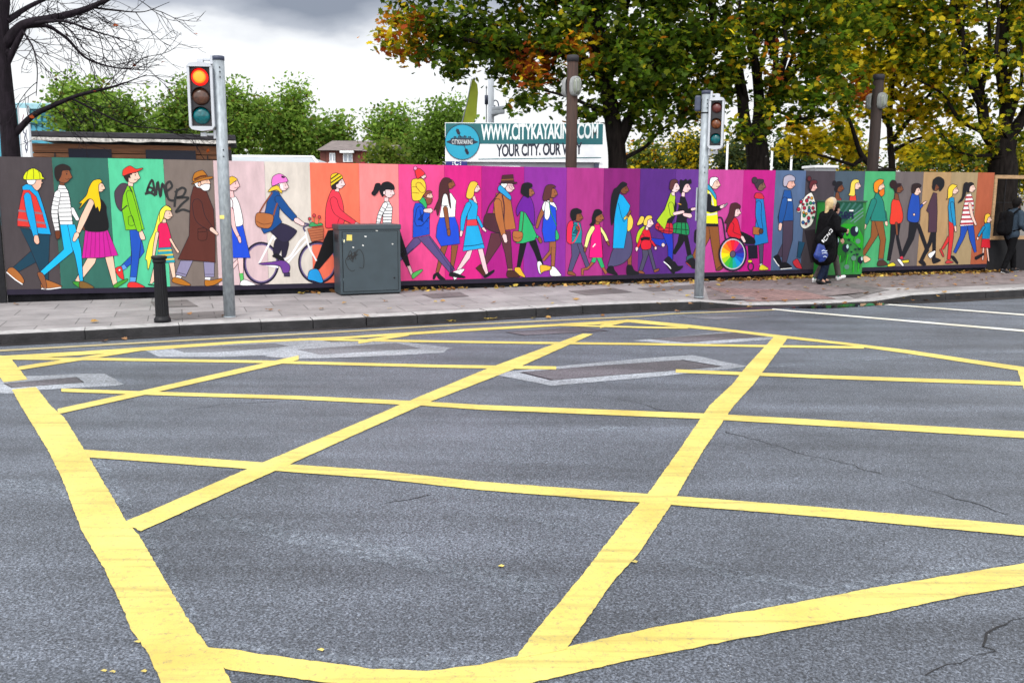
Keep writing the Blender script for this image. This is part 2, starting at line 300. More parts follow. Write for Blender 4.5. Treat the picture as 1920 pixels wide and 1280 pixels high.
M = dict(
    asphalt=asphalt('asphalt', (0.020, 0.025, 0.035), (0.170, 0.190, 0.232), 1.0, 0.8),
    patch=asphalt('concrete_patch', (0.21, 0.225, 0.255), (0.29, 0.31, 0.345), 0.2, 0.2),
    grate=asphalt('cast_iron_cover', (0.055, 0.05, 0.06), (0.12, 0.11, 0.125), 0.15, 0.6),
    cover=asphalt('infill_cover', (0.09, 0.095, 0.11), (0.14, 0.145, 0.165), 0.15, 0.3),
    gutter=mat('wet_gutter', (0.028, 0.025, 0.026), 0.32, 0.5, 3.0, bump=0.3, bscale=60),
    yellow=road_paint('yellow_road_paint', (0.68, 0.555, 0.145), 0.7),
    cream=road_paint('faded_yellow_paint', (0.42, 0.36, 0.2), 0.5),
    white_line=road_paint('white_road_paint', (0.7, 0.7, 0.68), 0.35),
    slab=slabs('paving_slabs', (0.275, 0.255, 0.258), 0.92, 0.62, 0.008),
    brickpave=slabs('brown_paviors', (0.175, 0.14, 0.14), 0.22, 0.11, 0.006, 0.2),
    tactile=slabs('red_tactile_paving', (0.24, 0.145, 0.135), 0.14, 0.14, 0.012, 0.12, off=0.0),
    darkslab=slabs('dark_slabs', (0.13, 0.115, 0.115), 0.45, 0.3, 0.008, 0.2),
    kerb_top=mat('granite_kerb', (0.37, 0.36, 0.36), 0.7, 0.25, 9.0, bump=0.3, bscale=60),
    kerb_face=mat('dark_kerb_face', (0.017, 0.016, 0.018), 0.85, 0.5, 5.0, bump=0.4, bscale=30),  # kerb face coloured far darker than the kerb top
    mural=paint_attr('mural_paint', 0.5, 0.20),
    art=paint_attr('mural_artwork', 0.6, 0.12),
    black=mat('black_paint', (0.007, 0.007, 0.009), 0.45, 0.3, 8, spec=0.25),
    plinth=mat('dark_plinth', (0.008, 0.008, 0.010), 0.9, 0.6, 4, bump=0.4, spec=0.1),
    galv=mat('galvanised_steel', (0.30, 0.335, 0.365), 0.5, 0.22, 30, metal=0.35, stretch=(1, 1, 0.35)),
    alu=mat('pale_grey_metal', (0.46, 0.48, 0.52), 0.45, 0.06, 10, metal=0.2),
    cap=mat('dark_cap', (0.04, 0.05, 0.09), 0.5, 0.2, 8),
    sigblack=mat('signal_face_black', (0.012, 0.010, 0.014), 0.5, 0.2, 12),
    cabinet=mat('grey_cabinet_paint', (0.034, 0.052, 0.064), 0.45, 0.10, 5),
    timber=mat('weathered_shaded_timber', (0.042, 0.019, 0.013), 0.75, 0.45, 9, bump=0.5, bscale=25, stretch=(3, 3, 0.25)),  # weathered post timber, with the shade on it put into the darker colour
    cladding=mat('orange_cedar', (0.19, 0.075, 0.03), 0.7, 0.3, 6, stretch=(0.4, 0.4, 6)),
    pale_timber=mat('pale_pine', (0.36, 0.22, 0.11), 0.7, 0.25, 8, stretch=(1, 1, 4)),
    bark=mat('dark_bark', (0.014, 0.011, 0.010), 0.95, 0.5, 7, bump=0.8, bscale=22, stretch=(2, 2, 0.5), spec=0.1),
    bare_bark=mat('wet_bark', (0.014, 0.010, 0.014), 0.85, 0.5, 7, bump=0.7, bscale=22, stretch=(2, 2, 0.5), spec=0.15),
    leaf=leaf_mat('leaf', 0.62), litter=leaf_mat('dry_leaf', 0.12),
    roofing=mat('dark_roof_felt', (0.02, 0.018, 0.024), 0.7, 0.4, 5, bump=0.4),
    trim=mat('peeling_white_trim', (0.5, 0.48, 0.45), 0.7, 0.5, 14),
    glass=mat('dark_glass', (0.008, 0.010, 0.025), 0.25, 0.1, 2, spec=0.25),
    tealblue=mat('blue_sheet_cladding', (0.05, 0.30, 0.42), 0.45, 0.2, 3),
    offwhite=mat('offwhite_paint', (0.82, 0.84, 0.86), 0.55, 0.06, 5),
    greywall=mat('grey_panel', (0.36, 0.38, 0.41), 0.6, 0.08, 3),
    brick=slabs('red_brick', (0.16, 0.045, 0.032), 0.45, 0.15, 0.01, 0.2, 0),
    tiles=mat('roof_tiles', (0.15, 0.12, 0.115), 0.8, 0.3, 4, bump=0.5, bscale=6),
    crimson=mat('crimson_paint', (0.30, 0.012, 0.035), 0.6, 0.1, 3),
    greyroof=mat('pale_roof_sheet', (0.34, 0.37, 0.40), 0.5, 0.1, 2),
    skin=mat('skin', (0.50, 0.28, 0.20), 0.5, 0.08, 20), skin2=mat('skin_brown', (0.10, 0.05, 0.032), 0.5, 0.08, 20),
    coat=mat('black_wool', (0.005, 0.005, 0.006), 0.9, 0.4, 25, bump=0.3, bscale=90, spec=0.08),
    denim=mat('dark_denim', (0.009, 0.014, 0.032), 0.85, 0.35, 30, bump=0.2, bscale=150, spec=0.1),
    taupe=mat('taupe_cotton', (0.055, 0.047, 0.043), 0.8, 0.25, 20),
    blonde=mat('blonde_hair', (0.50, 0.36, 0.17), 0.5, 0.35, 45, bump=0.5, bscale=60, stretch=(3, 3, 0.6)),
    darkhair=mat('dark_hair', (0.006, 0.005, 0.005), 0.7, 0.4, 40, spec=0.1, bump=0.4, bscale=60),
    beige=mat('beige_knit', (0.46, 0.38, 0.27), 0.85, 0.2, 40, bump=0.5, bscale=120),
    whiteshoe=mat('white_leather', (0.75, 0.76, 0.76), 0.5, 0.08, 20), greenmark=mat('green_trim', (0.02, 0.22, 0.11), 0.6, 0.1, 10),
    bluebag=mat('blue_plastic', (0.007, 0.028, 0.19), 0.4, 0.25, 14, bump=0.6, bscale=16),
    bluegrey=mat('bluegrey_sweat', (0.030, 0.045, 0.065), 0.9, 0.15, 25, spec=0.1, bump=0.2, bscale=90),
    lime=mat('lime_fabric', (0.48, 0.58, 0.05), 0.7, 0.12, 3), mast=mat('pale_mast', (0.5, 0.54, 0.6), 0.5, 0.06, 3),
    lens_red=mat('dark_red_lens', (0.10, 0.02, 0.018), 0.25, 0.4, 25), lens_amber=mat('dark_amber_lens', (0.16, 0.045, 0.012), 0.25, 0.5, 25),
    lens_brown=mat('unlit_amber_lens', (0.075, 0.032, 0.02), 0.22, 0.4, 25), lens_green=mat('unlit_green_lens', (0.0, 0.10, 0.115), 0.2, 0.4, 25),
    red_on=emit('lit_red_rim', (1.0, 0.014, 0.008), 0.62), red_core=emit('lit_red_core', (1.0, 0.20, 0.008), 0.85),
    lampbody=mat('lamp_body_grey', (0.27, 0.28, 0.28), 0.5, 0.15, 12),
    lampglass=mat('frosted_glass', (0.20, 0.22, 0.18), 0.25, 0.1, 10),
    ground=mat('yard_ground', (0.11, 0.10, 0.09), 0.9, 0.3, 0.8, bump=0.3, bscale=12),
)
def teal(n, c): return mat(n, c, 0.5, 0.05, 4)
M['sign_teal'] = teal('sign_teal', srgb((0, 92, 98))); M['sign_cyan'] = teal('sign_cyan', srgb((10, 150, 180))); M['sign_navy'] = teal('sign_navy', srgb((14, 24, 46)))
M['sign_blue'] = teal('sign_blue', srgb((20, 30, 110))); M['letter_white'] = teal('letter_white', (0.72, 0.78, 0.78))
M['scar'] = asphalt('polished_asphalt', (0.11, 0.13, 0.165), (0.27, 0.30, 0.35), 0.3, 0.4)
def thin_out(m):                                   # worn film: noise lets the asphalt below show through
    t = m.node_tree; p = t.nodes['Principled BSDF']; co = t.nodes.new('ShaderNodeTexCoord'); n = t.nodes.new('ShaderNodeTexNoise'); n.inputs['Scale'].default_value = 22; n.inputs['Detail'].default_value = 8; n.inputs['Roughness'].default_value = 0.8
    t.links.new(co.outputs['Object'], n.inputs['Vector']); r = t.nodes.new('ShaderNodeMapRange'); t.links.new(n.outputs[0], r.inputs[0]); r.inputs[1].default_value = 0.40; r.inputs[2].default_value = 0.60; r.inputs[3].default_value = 0; r.inputs[4].default_value = 0.8
    t.links.new(r.outputs[0], p.inputs['Alpha'])
thin_out(M['scar'])
M['sticker'] = teal('yellow_sticker', srgb((238, 214, 110))); M['spray'] = mat('black_spray', (0.008, 0.008, 0.009), 0.6, 0.3, 10)

# ================================================================ SETTING: road, kerb, pavement
def px2(s): return [tuple(float(v) for v in t.split(',')) for t in s.split()]
mb = MB()
mb.face([(-700, -300, 0), (700, -300, 0), (700, 900, 0), (-700, 900, 0)])
tag(mb.build('road', M['asphalt']), kind='structure')
# kerb line: foot of the kerb at road level, and its height
kfoot = px2('-700,702 -300,668 0,645 160,637 337,627 490,620 587,616 783,606 913,598 1093,587 1200,582.5 1313,578.5 1400,575.5 1480,573 1540,571.5 1640,566.5 1711,565 1773,562.5 1920,555 2300,537')
kh = [.125] * 11 + [.12, .03, .02, .02, .02, .115, .125, .125, .125]
KF = [gnd(x, y) for x, y in kfoot]
def offset_line(P, d):
    Q = []
    for i, p in enumerate(P):
        t = (P[min(i + 1, len(P) - 1)] - P[max(i - 1, 0)]); t.z = 0; t.normalize()
        Q.append(p + Vector((-t.y, t.x, 0)) * d)
    return Q
KB = offset_line(KF, 0.30)
# resample into kerbstones of about 0.95 m with a small joint
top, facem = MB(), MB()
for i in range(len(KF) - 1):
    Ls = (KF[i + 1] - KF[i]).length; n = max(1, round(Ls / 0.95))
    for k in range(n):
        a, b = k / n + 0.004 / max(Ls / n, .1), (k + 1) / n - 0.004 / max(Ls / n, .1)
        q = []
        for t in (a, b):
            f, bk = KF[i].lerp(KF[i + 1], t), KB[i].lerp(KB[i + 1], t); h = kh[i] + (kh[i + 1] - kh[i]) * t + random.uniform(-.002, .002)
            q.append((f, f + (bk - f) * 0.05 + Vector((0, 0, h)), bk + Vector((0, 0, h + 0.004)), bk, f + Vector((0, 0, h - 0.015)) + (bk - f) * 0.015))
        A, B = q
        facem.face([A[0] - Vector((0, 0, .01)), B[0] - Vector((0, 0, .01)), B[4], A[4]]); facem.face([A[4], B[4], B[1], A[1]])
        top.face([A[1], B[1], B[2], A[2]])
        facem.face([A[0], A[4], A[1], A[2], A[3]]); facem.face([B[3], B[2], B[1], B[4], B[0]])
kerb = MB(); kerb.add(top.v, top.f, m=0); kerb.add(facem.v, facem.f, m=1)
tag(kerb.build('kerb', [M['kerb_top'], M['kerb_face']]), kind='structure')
# pavement: strip from the back of the kerb to behind the hoarding
BACK = 1.0
def wall_foot(p, off=-BACK):
    s = (Vector((p.x, p.y, 0)) - Vector((WA.x, WA.y, 0))).dot(WU); return wpt(s, 0, off)
pave = MB()
rows = 12; vs = []
for i, p in enumerate(KB):
    w = wall_foot(p)
    for j in range(rows + 1):
        t = j / rows; q = p.lerp(w, t); z0 = kh[i] + 0.001
        q.z = z0 + (PZ - z0) * min(1, t * 2.4)
        vs.append(q)
pave.add(vs, [(i * (rows + 1) + j, (i + 1) * (rows + 1) + j, (i + 1) * (rows + 1) + j + 1, i * (rows + 1) + j + 1) for i in range(len(KB) - 1) for j in range(rows)])
tag(pave.build('pavement', M['slab']), kind='structure')
KS = [(k - Vector((WA.x, WA.y, 0))).dot(WU) for k in KB]
def pz(p):                                         # pavement height at a ground point
    s_ = (Vector((p.x, p.y, 0)) - Vector((WA.x, WA.y, 0))).dot(WU)
    i = max(0, min(len(KS) - 2, int(np.searchsorted(KS, s_)) - 1)); t = max(0, min(1, (s_ - KS[i]) / (KS[i + 1] - KS[i])))
    f = KB[i].lerp(KB[i + 1], t); z0 = kh[i] * (1 - t) + kh[i + 1] * t + .001; w = wall_foot(f)
    tt = max(0, min(1, (p - f).dot(WN) / (w - f).dot(WN)))
    return z0 + (PZ - z0) * min(1, tt * 2.4)
def pave_patch(name, s, m, lift=0.004, n=5):
    P = []                                        # four corners, found on the sloping pavement
    for x, y in px2(s):
        q = gnd(x, y, PZ)
        for _ in range(5): q = gnd(x, y, pz(q))
        P.append(q)
    mbp = MB(); vs = []
    for i in range(n + 1):
        for j in range(n + 1):
            u, v = i / n, j / n
            q = P[0].lerp(P[1], u).lerp(P[3].lerp(P[2], u), v); q.z = pz(q) + lift; vs.append(q)
    mbp.add(vs, [(i * (n + 1) + j, (i + 1) * (n + 1) + j, (i + 1) * (n + 1) + j + 1, i * (n + 1) + j + 1) for i in range(n) for j in range(n)])
    return mbp.build(name, m)
tag(pave_patch('brick_paving', '1318,529.5 1940,503 2200,520 1330,562', M['brickpave'], 0.004, 10), kind='structure')
tag(pave_patch('tactile_paving', '1330,540 1500,545 1568,560.5 1402,566', M['tactile'], 0.008, 10), kind='structure')
tag(pave_patch('dark_paving', '1530,531 1600,532.5 1668,544 1602,559', M['darkslab'], 0.008, 6), kind='structure')
# ground behind the hoarding
y0 = wpt(-60, 0, -BACK); y1 = wpt(80, 0, -BACK)
mb = MB(); mb.face([(-600, y0.y - 10, .11), y0 + Vector((0, 0, .11)), y1 + Vector((0, 0, .11)), (600, y1.y + 10, .11), (600, 850, .11), (-600, 850, .11)])
tag(mb.build('yard', M['ground']), kind='structure')

# wet gutter strip at the foot of the kerb
GF = offset_line(KF, -0.20); mb = MB()
for i in range(len(KF) - 1):
    k = 1.0 if i < 11 else 1.5
    a0, b0 = KF[i] + Vector((0, 0, .003)), KF[i + 1] + Vector((0, 0, .003))
    mb.face([a0 + (GF[i] - KF[i]) * k + Vector((0, 0, .003)), b0 + (GF[i + 1] - KF[i + 1]) * k + Vector((0, 0, .003)), b0, a0])
tag(mb.build('gutter', M['gutter']), kind='structure')
# shallow puddle in the dropped-kerb gutter
pud = [gnd(x, y, .009) for x, y in px2('1478,577 1505,573.5 1560,572.5 1608,569 1650,567.8 1690,567.2 1668,570 1625,573.5 1575,576.5 1530,578')]
m, t, p = new_mat('water'); p.inputs['Base Color'].default_value = (0.01, 0.01, 0.012, 1); p.inputs['Roughness'].default_value = 0.03
tag(MB().face(pud).build('puddle', m), kind='structure')

# ---------------------------------------------------------------- road markings (unrolled on the road surface)
def ragged(P, amp, step=0.03):
    Q = []
    for i, a in enumerate(P):
        b = P[(i + 1) % len(P)]; n = max(1, int((b - a).length / step))
        t = (b - a).normalized(); nn = Vector((-t.y, t.x, 0))
        for k in range(n):
            q = a.lerp(b, k / n)
            w = mnoise.noise(q * 6) * 0.35 + mnoise.noise(q * 27) * 0.7 + mnoise.noise(q * 70) * 0.6
            Q.append(q + nn * amp * w)
    return Q
ZC = [0]
def mark(mbx, pts, z, amp=0.007):
    ZC[0] += 1; z += .00009 * ZC[0]                # every painted piece a hair above the last, so none share a plane
    mbx.face(ragged([gnd(x, y, z) for x, y in pts], amp))
def stripe(mbx, s, z, amp=0.005):                  # centre line with vertical pixel width
    P = px2(s)
    up_ = [(x, y - w / 2) for x, y, w in P]; lo = [(x, y + w / 2) for x, y, w in P]
    mark(mbx, up_ + lo[::-1], z, amp)
ye = MB()
Z1, Z2, Z3 = .0052, .0052, .0052
# broad left band (interrupted by a cover), near band, right band
mark(ye, px2('-42,656 0,666 18,669 52,711 7,716'), Z3)
mark(ye, px2('22,730 67,725 95,760 122,784 163,851 203,918 236,975 260,1002 301,1073 349,1154 390,1213 420,1252 440,1290 480,1390 372,1390 303,1280 280,1227 248,1182 226,1130 195,1065 156,1000 142,967 122,910 91,845 39,760'), Z3)
mark(ye, px2('388,1213 439,1217 480,1224 700,1252 800,1257 900,1245 970,1229 1066,1211 1240,1172 1431,1140 1644,1100 1920,1055 2150,1015 2150,1052 1920,1097 1803,1116 1644,1150 1378,1198 1176,1238 985,1281 880,1303 760,1297 634,1281 422,1253'), Z2)
# far edges
mark(ye, px2('-40,669 0,667 160,658 277,650 450,639 640,631 747,624 893,615 1050,606.6 1180,599 1192,599 1292,608.4 1453,627 1595,643 1709,656.6 1824,674 1920,687.5 1990,698 1990,707 1914,699 1908,694 1698,662 1590,647 1453,632 1375,622.5 1258,611.5 1180,604 1127,607.6 1050,610.8 893,619.6 760,628 640,635 450,643.5 277,656.6 160,665 0,675 -40,678'), Z2, 0.006)
mark(ye, px2('1908,694 1920,692 1960,760 1930,760'), Z1)
for s in ('20,671.5,5 160,672.5,5 500,678,5 820,686,5.5 1043,689.5,6', '1267,695,6 1480,703.5,6 1540,706,6.5 1920,719,7 2000,722,7', '560,635.5,3.6 760,639,3.8 1000,642.5,4 1200,644.5,4 1453,648.8,4.2 1620,651,4.5',
          '1030,608.8,3 1200,613.3,3 1290,614.6,3', '115,731,6 300,737.5,6.5 560,745,7 793,756,8 900,763,9 1325,780,10.5 1484,789,11 1920,814.5,12.5 2000,819,12.5',
          '155,849,14 488,873,14 700,888,15 900,910,15.5 1219,934,17 1538,959,18 1920,994,20 2000,1001,20'):
    stripe(ye, s, Z1)
mark(ye, px2('230,979 469,876 700,780 750,758 920,688 1093,625 1112,626 973,688 793,758 700,799 520,880 264,995'), Z2)
mark(ye, px2('966,1234 1001,1185 1086,1084 1160,988 1219,919 1272,845 1330,760 1373,720 1400,686 1453,629 1478,632 1413,720 1376,760 1325,834 1261,941 1198,1036 1150,1089 1097,1164 1062,1216'), Z1)
for s in ('108,771,10 270,735.5,9 440,697,9 560,670,8', '35,690,7 160,671,6 277,652.5,5.5', '672,641,6 767,626.5,5', '1125,612,6 1178,600.5,5'): stripe(ye, s, Z3)
for x, y in ((195, 1256), (212, 1258), (270, 1257), (602, 1217), (1190, 1052), (940, 1060), (258, 1202)):
    mark(ye, [(x - 7, y), (x, y - 3), (x + 6, y - 1), (x + 3, y + 2)], Z1)
tag(ye.build('road_marking', M['yellow'], loc=(0, 8, 0.004)), kind='structure')
cr = MB()
stripe(cr, '-60,660,3.6 0,657,3.4 640,621.7,2.8 827,610.5,2.6 1200,593,2.4 1260,588,2.3 1453,580.5,2', .0048, 0.006)
tag(cr.build('kerb_line_marking', M['cream']), kind='structure')
wl = MB()
stripe(wl, '1448,579,2 1480,582.5,2.4 1920,620,3.6 2000,627,3.8', .0048, 0.005); stripe(wl, '1650,569.5,2 1920,590,2.8 2000,596,3', .0065, 0.005)
tag(wl.build('lane_line_marking', M['white_line']), kind='structure')

# ---------------------------------------------------------------- covers let into the road
NC = [0]
def cover(label, surround, lid, lidmat, rim=True):
    NC[0] += 1; P = [gnd(x, y, .0026 + .0002 * NC[0]) for x, y in px2(surround)] if surround else None
    Q = [gnd(x, y, .0044) for x, y in px2(lid)]
    c = sum((q for q in Q), Vector()) / len(Q); c.z = 0
    t = thing('access_cover', c, label, 'cover', 'covers let into the road')
    if P: MB().face(ragged(P, .02, .15)).build('concrete_surround', M['patch'], t)
    MB().face(Q).build('lid', lidmat, t)
    if rim:
        b = MB(); n = len(Q)
        I = [c.lerp(q, 0.975) for q in Q]
        for q in I: q.z = .0048
        O = [c.lerp(q, 1.015) for q in Q]
        for q in O: q.z = .0048
        for i in range(n): b.face([O[i], O[(i + 1) % n], I[(i + 1) % n], I[i]])
        b.build('frame', M['black'], t)
cover('ribbed cover in pale concrete interrupting the thick yellow band', '-60,735 -20,712 50,705 140,701 196,700 232,720 216,723 80,730 20,737', '7,718.5 143,706.5 157,716.5 23,726.5', M['grate'])
cover('long dark cover in pale concrete nearest the cast bollard', '270,656 330,647 530,638 600,637 640,645 500,666 420,669 300,669', '322,652.5 515,643 541,648.5 450,657 400,660 345,660.5', M['cover'], False)
cover('smooth grey cover with broad white concrete border near the grey cabinet', '497,668.5 525,652 600,642 745,638 775,643 850,652 838,655 832,661 700,668 560,673', '556,655 743,642.5 790,653 600,664.5', M['cover'], False)
cover('dark iron cover lying flush in asphalt close to the far yellow edge', None, '948,622.7 1083,613 1140,620 983,628.5', M['grate'])
cover('iron cover against the far right yellow edge beside the wide diagonal', '1185,638.5 1377,620.5 1480,634 1300,647', '1217,635 1377,623 1450,630 1288,641.8', M['grate'])
cover('big brown cover with a wide concrete surround between two diagonals', '918,700 1050,686 1200,672 1297,665.5 1405,687 1250,704 1035,723', '975,697.5 1100,687 1279,674.5 1354,687 1035,712.5', M['grate'])
cover('narrow gutter cover of stone slabs below the right signal pole', None, '1272,593.5 1372,588.5 1443,593.5 1340,598.5', M['cover'], False)
for s, lab in (('282,566 350,562 372,575 292,578', 'small dark cover in pavement left of bollard, near the wall foot'), ('286,590 420,583 445,594 330,600', 'brown rectangular cover around the left signal pole base'),
          ('790,552 862,548 880,556 812,560', 'small dark cover in pavement just right of the grey cabinet'), ('1065,546 1150,540 1185,548 1100,554', 'dark cover in pavement below the mural child with red backpack'), ('1195,541 1310,533 1316,541 1225,547', 'long dark cover in pavement left of the right signal pole')):
    tag(pave_patch('pavement_cover', s, M['darkslab'], 0.005, 2), lab, 'cover', 'covers in the pavement')
# polished and scarred strips in the asphalt
sc_ = MB()
for s in ('330,955,8 430,978,22 560,1005,30 760,1045,34 900,1078,30 1015,1105,16', '-40,905,20 80,912,26 180,930,24 240,950,12', '985,972,4 1060,985,10 1130,1002,4', '1240,1042,5 1380,1075,18 1530,1105,8', '930,1072,6 985,1088,18 1040,1100,6', '1100,805,4 1150,803,8 1180,800,3', '1240,700,3 1500,682,7 1760,664,6 1930,660,3'):
    P = px2(s)
    sc_.face(ragged([gnd(x, y - w / 2, .0016) for x, y, w in P] + [gnd(x, y + w / 2, .0016) for x, y, w in P[::-1]], .045, .05))
sc_.face(ragged([gnd(x, y, .0019) for x, y in px2('165,851 203,918 236,975 262,985 345,958 300,962 255,958 232,920 200,868 178,852')], .02, .05))
sc_.face(ragged([gnd(x, y, .0019) for x, y in px2('262,1000 301,1073 349,1154 386,1208 410,1213 365,1140 322,1065 290,998')], .02, .05))
sc_.face(ragged([gnd(x, y, .0019) for x, y in px2('400,1211 439,1215 700,1250 800,1255 900,1243 960,1228 900,1225 760,1236 600,1222 450,1202')], .03, .05))
sc_.face(ragged([gnd(x, y, .0019) for x, y in px2('1075,1210 1240,1170 1431,1138 1644,1098 1920,1053 1920,1038 1644,1082 1431,1124 1240,1158')], .03, .05))
tag(sc_.build('road_scar', M['scar']), kind='structure')
# cracks
ck = MB()
for s in ('1354,808 1420,825 1506,850 1600,872 1723,914 1800,935 1920,970', '1920,1155 1850,1185 1842,1205 1880,1222 1800,1238 1700,1270', '330,770 420,757 540,752', '1100,740 1180,752 1280,778', '660,960 740,940 830,925', '860,716 980,705 1060,702'):
    P = [gnd(x, y, .0024) for x, y in px2(s)]; Q = []
    for a, b in zip(P, P[1:]):
        n = max(2, int((b - a).length / .07)); Q += [a.lerp(b, k / n) for k in range(n)]
    Q = [q + Vector((mnoise.noise(q * 7), mnoise.noise(q * 7 + Vector((5, 0, 0))), 0)) * .05 for q in Q]
    for i in range(len(Q) - 1):
        t = (Q[i + 1] - Q[i]).normalized(); nn = Vector((-t.y, t.x, 0)); w0, w1 = [.0042 * max(0.1, .8 + mnoise.noise(Q[j] * 4) * 1.3) for j in (i, i + 1)]
        ck.face([Q[i] - nn * w0, Q[i + 1] - nn * w1, Q[i + 1] + nn * w1, Q[i] + nn * w0])
tag(ck.build('road_crack', mat('crack_dirt', (0.012, 0.012, 0.014), 0.9, 0.3)), kind='structure')

# ================================================================ HOARDING with painted mural
TOPZ = wall(600, 302.4).z; BOTZ = wall(600, 527).z
sL = ws(2, 420); SR = None
xs = [None, 98, 203, 307, 400, 496, 581, 673, 747, 833, 903, 983, 1063, 1133, 1201, 1268, 1328, 1395, 1455, 1512, 1567, 1623, 1680, 1733, 1785, 1835, 1866]
cols = ['484043', '30685C', '55C898', '7D7069', 'D8BCC0', 'DAD0C6', 'FA765A', 'FA8C8C', 'E8488C', 'D61E82', 'AC1482', '8C2A9A', 'AC3284', '841A70', '55247E', '66328E', 'C54496', 'C01684', '546A8E', '443C44', '465664', '48A86E', '6B6161', 'B08E64', 'A48E6A', 'AE5A3C']
ss = [sL] + [ws(x, 316) for x in xs[1:]]
SR = ss[-1]
hoard = thing('hoarding_wall', wpt(ss[0], PZ), 'long plywood hoarding painted with a mural of walking people on coloured panels', 'hoarding')
TOPY = ((-200, 289), (0, 293.6), (203, 296.8), (400, 301), (580, 304.7), (855, 310.2), (1063, 314.4), (1328, 318), (1600, 321), (1866, 323.8), (2100, 326))
BOTY = ((-200, 546), (0, 543), (200, 539.7), (460, 534), (580, 531), (751, 526.8), (1000, 519.5), (1134, 516.2), (1328, 510.8), (1512, 504.8), (1680, 499.4), (1855, 494.4), (2100, 487))
def edge_y(tab, x): return float(np.interp(x, [t[0] for t in tab], [t[1] for t in tab]))
def wz(tab, s):                                    # height of the sagging top / bottom edge at wall position s
    lo, hi = -50.0, 2050.0
    for _ in range(40):
        m = (lo + hi) / 2
        if ws(m, edge_y(tab, m)) < s: lo = m
        else: hi = m
    return wall(lo, edge_y(tab, lo)).z
def wall_strip(name, m, s0, s1, zt, zb, o0, o1, col=None, n=1, parent=None):
    b = MB()
    for k in range(n):
        a_, b_ = s0 + (s1 - s0) * k / n, s0 + (s1 - s0) * (k + 1) / n
        P = [wpt(a_, zb(a_), o0), wpt(b_, zb(b_), o0), wpt(b_, zt(b_), o0), wpt(a_, zt(a_), o0)]; b.prism(P[::-1], WN * (o1 - o0), col=col)
    return b.build(name, m, parent)
ZT, ZB = (lambda s: wz(TOPY, s)), (lambda s: wz(BOTY, s))
for i, c in enumerate(cols):
    j = random.uniform(-.0012, .0012)
    wall_strip('wall_panel', M['mural'], ss[i] + .0022, ss[i + 1] - .0022, ZT, ZB, -.019 + j, -.001 + j, tuple(v * .86 for v in srgb(c)), 1, hoard)
wall_strip('skirting_board', M['mural'], sL, SR, lambda s: ZB(s) - .001, lambda s: ZB(s) - .085, -.02, .004, srgb('221C2E'), 26, hoard)
wall_strip('base_plinth', M['plinth'], sL, SR, lambda s: ZB(s) - .09, lambda s: 0.02, -.14, -.03, None, 26, hoard)
p = MB()
for s in np.arange(sL + .1, SR, 1.1): p.box(wpt(s, BOTZ, -.07), WU * .035, WN * .04, (0, 0, TOPZ - .12 - BOTZ))
for z in (0.5, 1.2, TOPZ - .16): p.box(wpt((sL + SR) / 2, z, -.125), WU * (SR - sL) / 2 * .999, WN * .014, (0, 0, .07))
p.build('timber_frame', M['pale_timber'], hoard)

def smooth_closed(P, k=5):
    n = len(P); Q = []
    for i in range(n):
        a, b, c, d = (np.array(P[(i + j) % n]) for j in (-1, 0, 1, 2))
        Q += [tuple(cr_pt(a, b, c, d, t)) for t in np.arange(k) / k]
    return Q
def cr_pt(a, b, c, d, t, s=0.42):
    m1, m2 = (c - a) * s, (d - b) * s
    return (2 * t ** 3 - 3 * t ** 2 + 1) * b + (t ** 3 - 2 * t ** 2 + t) * m1 + (-2 * t ** 3 + 3 * t ** 2) * c + (t ** 3 - t ** 2) * m2
def smooth_open(P, k=5):
    if len(P) < 3: return [tuple(map(float, p)) for p in P]
    P = [np.array(p, float) for p in P]; P = [2 * P[0] - P[1]] + P + [2 * P[-1] - P[-2]]; Q = []
    for i in range(1, len(P) - 2): Q += [tuple(cr_pt(P[i - 1], P[i], P[i + 1], P[i + 2], t)) for t in np.arange(k) / k]
    return Q + [tuple(P[-2])]
def ribbon(P, w, closed):
    n = len(P); A = []; B = []
    for i in range(n):
        p = np.array(P[i][:2]); a = np.array(P[(i - 1) % n if closed else max(i - 1, 0)][:2]); b = np.array(P[(i + 1) % n if closed else min(i + 1, n - 1)][:2])
        t = b - a; l = np.hypot(*t); t = t / l if l > 1e-9 else np.array([1, 0]); nn = np.array([-t[1], t[0]])
        ww = w[i] if hasattr(w, '__len__') else w
        A.append(p + nn * ww / 2); B.append(p - nn * ww / 2)
    return A, B
INK = srgb('191420')
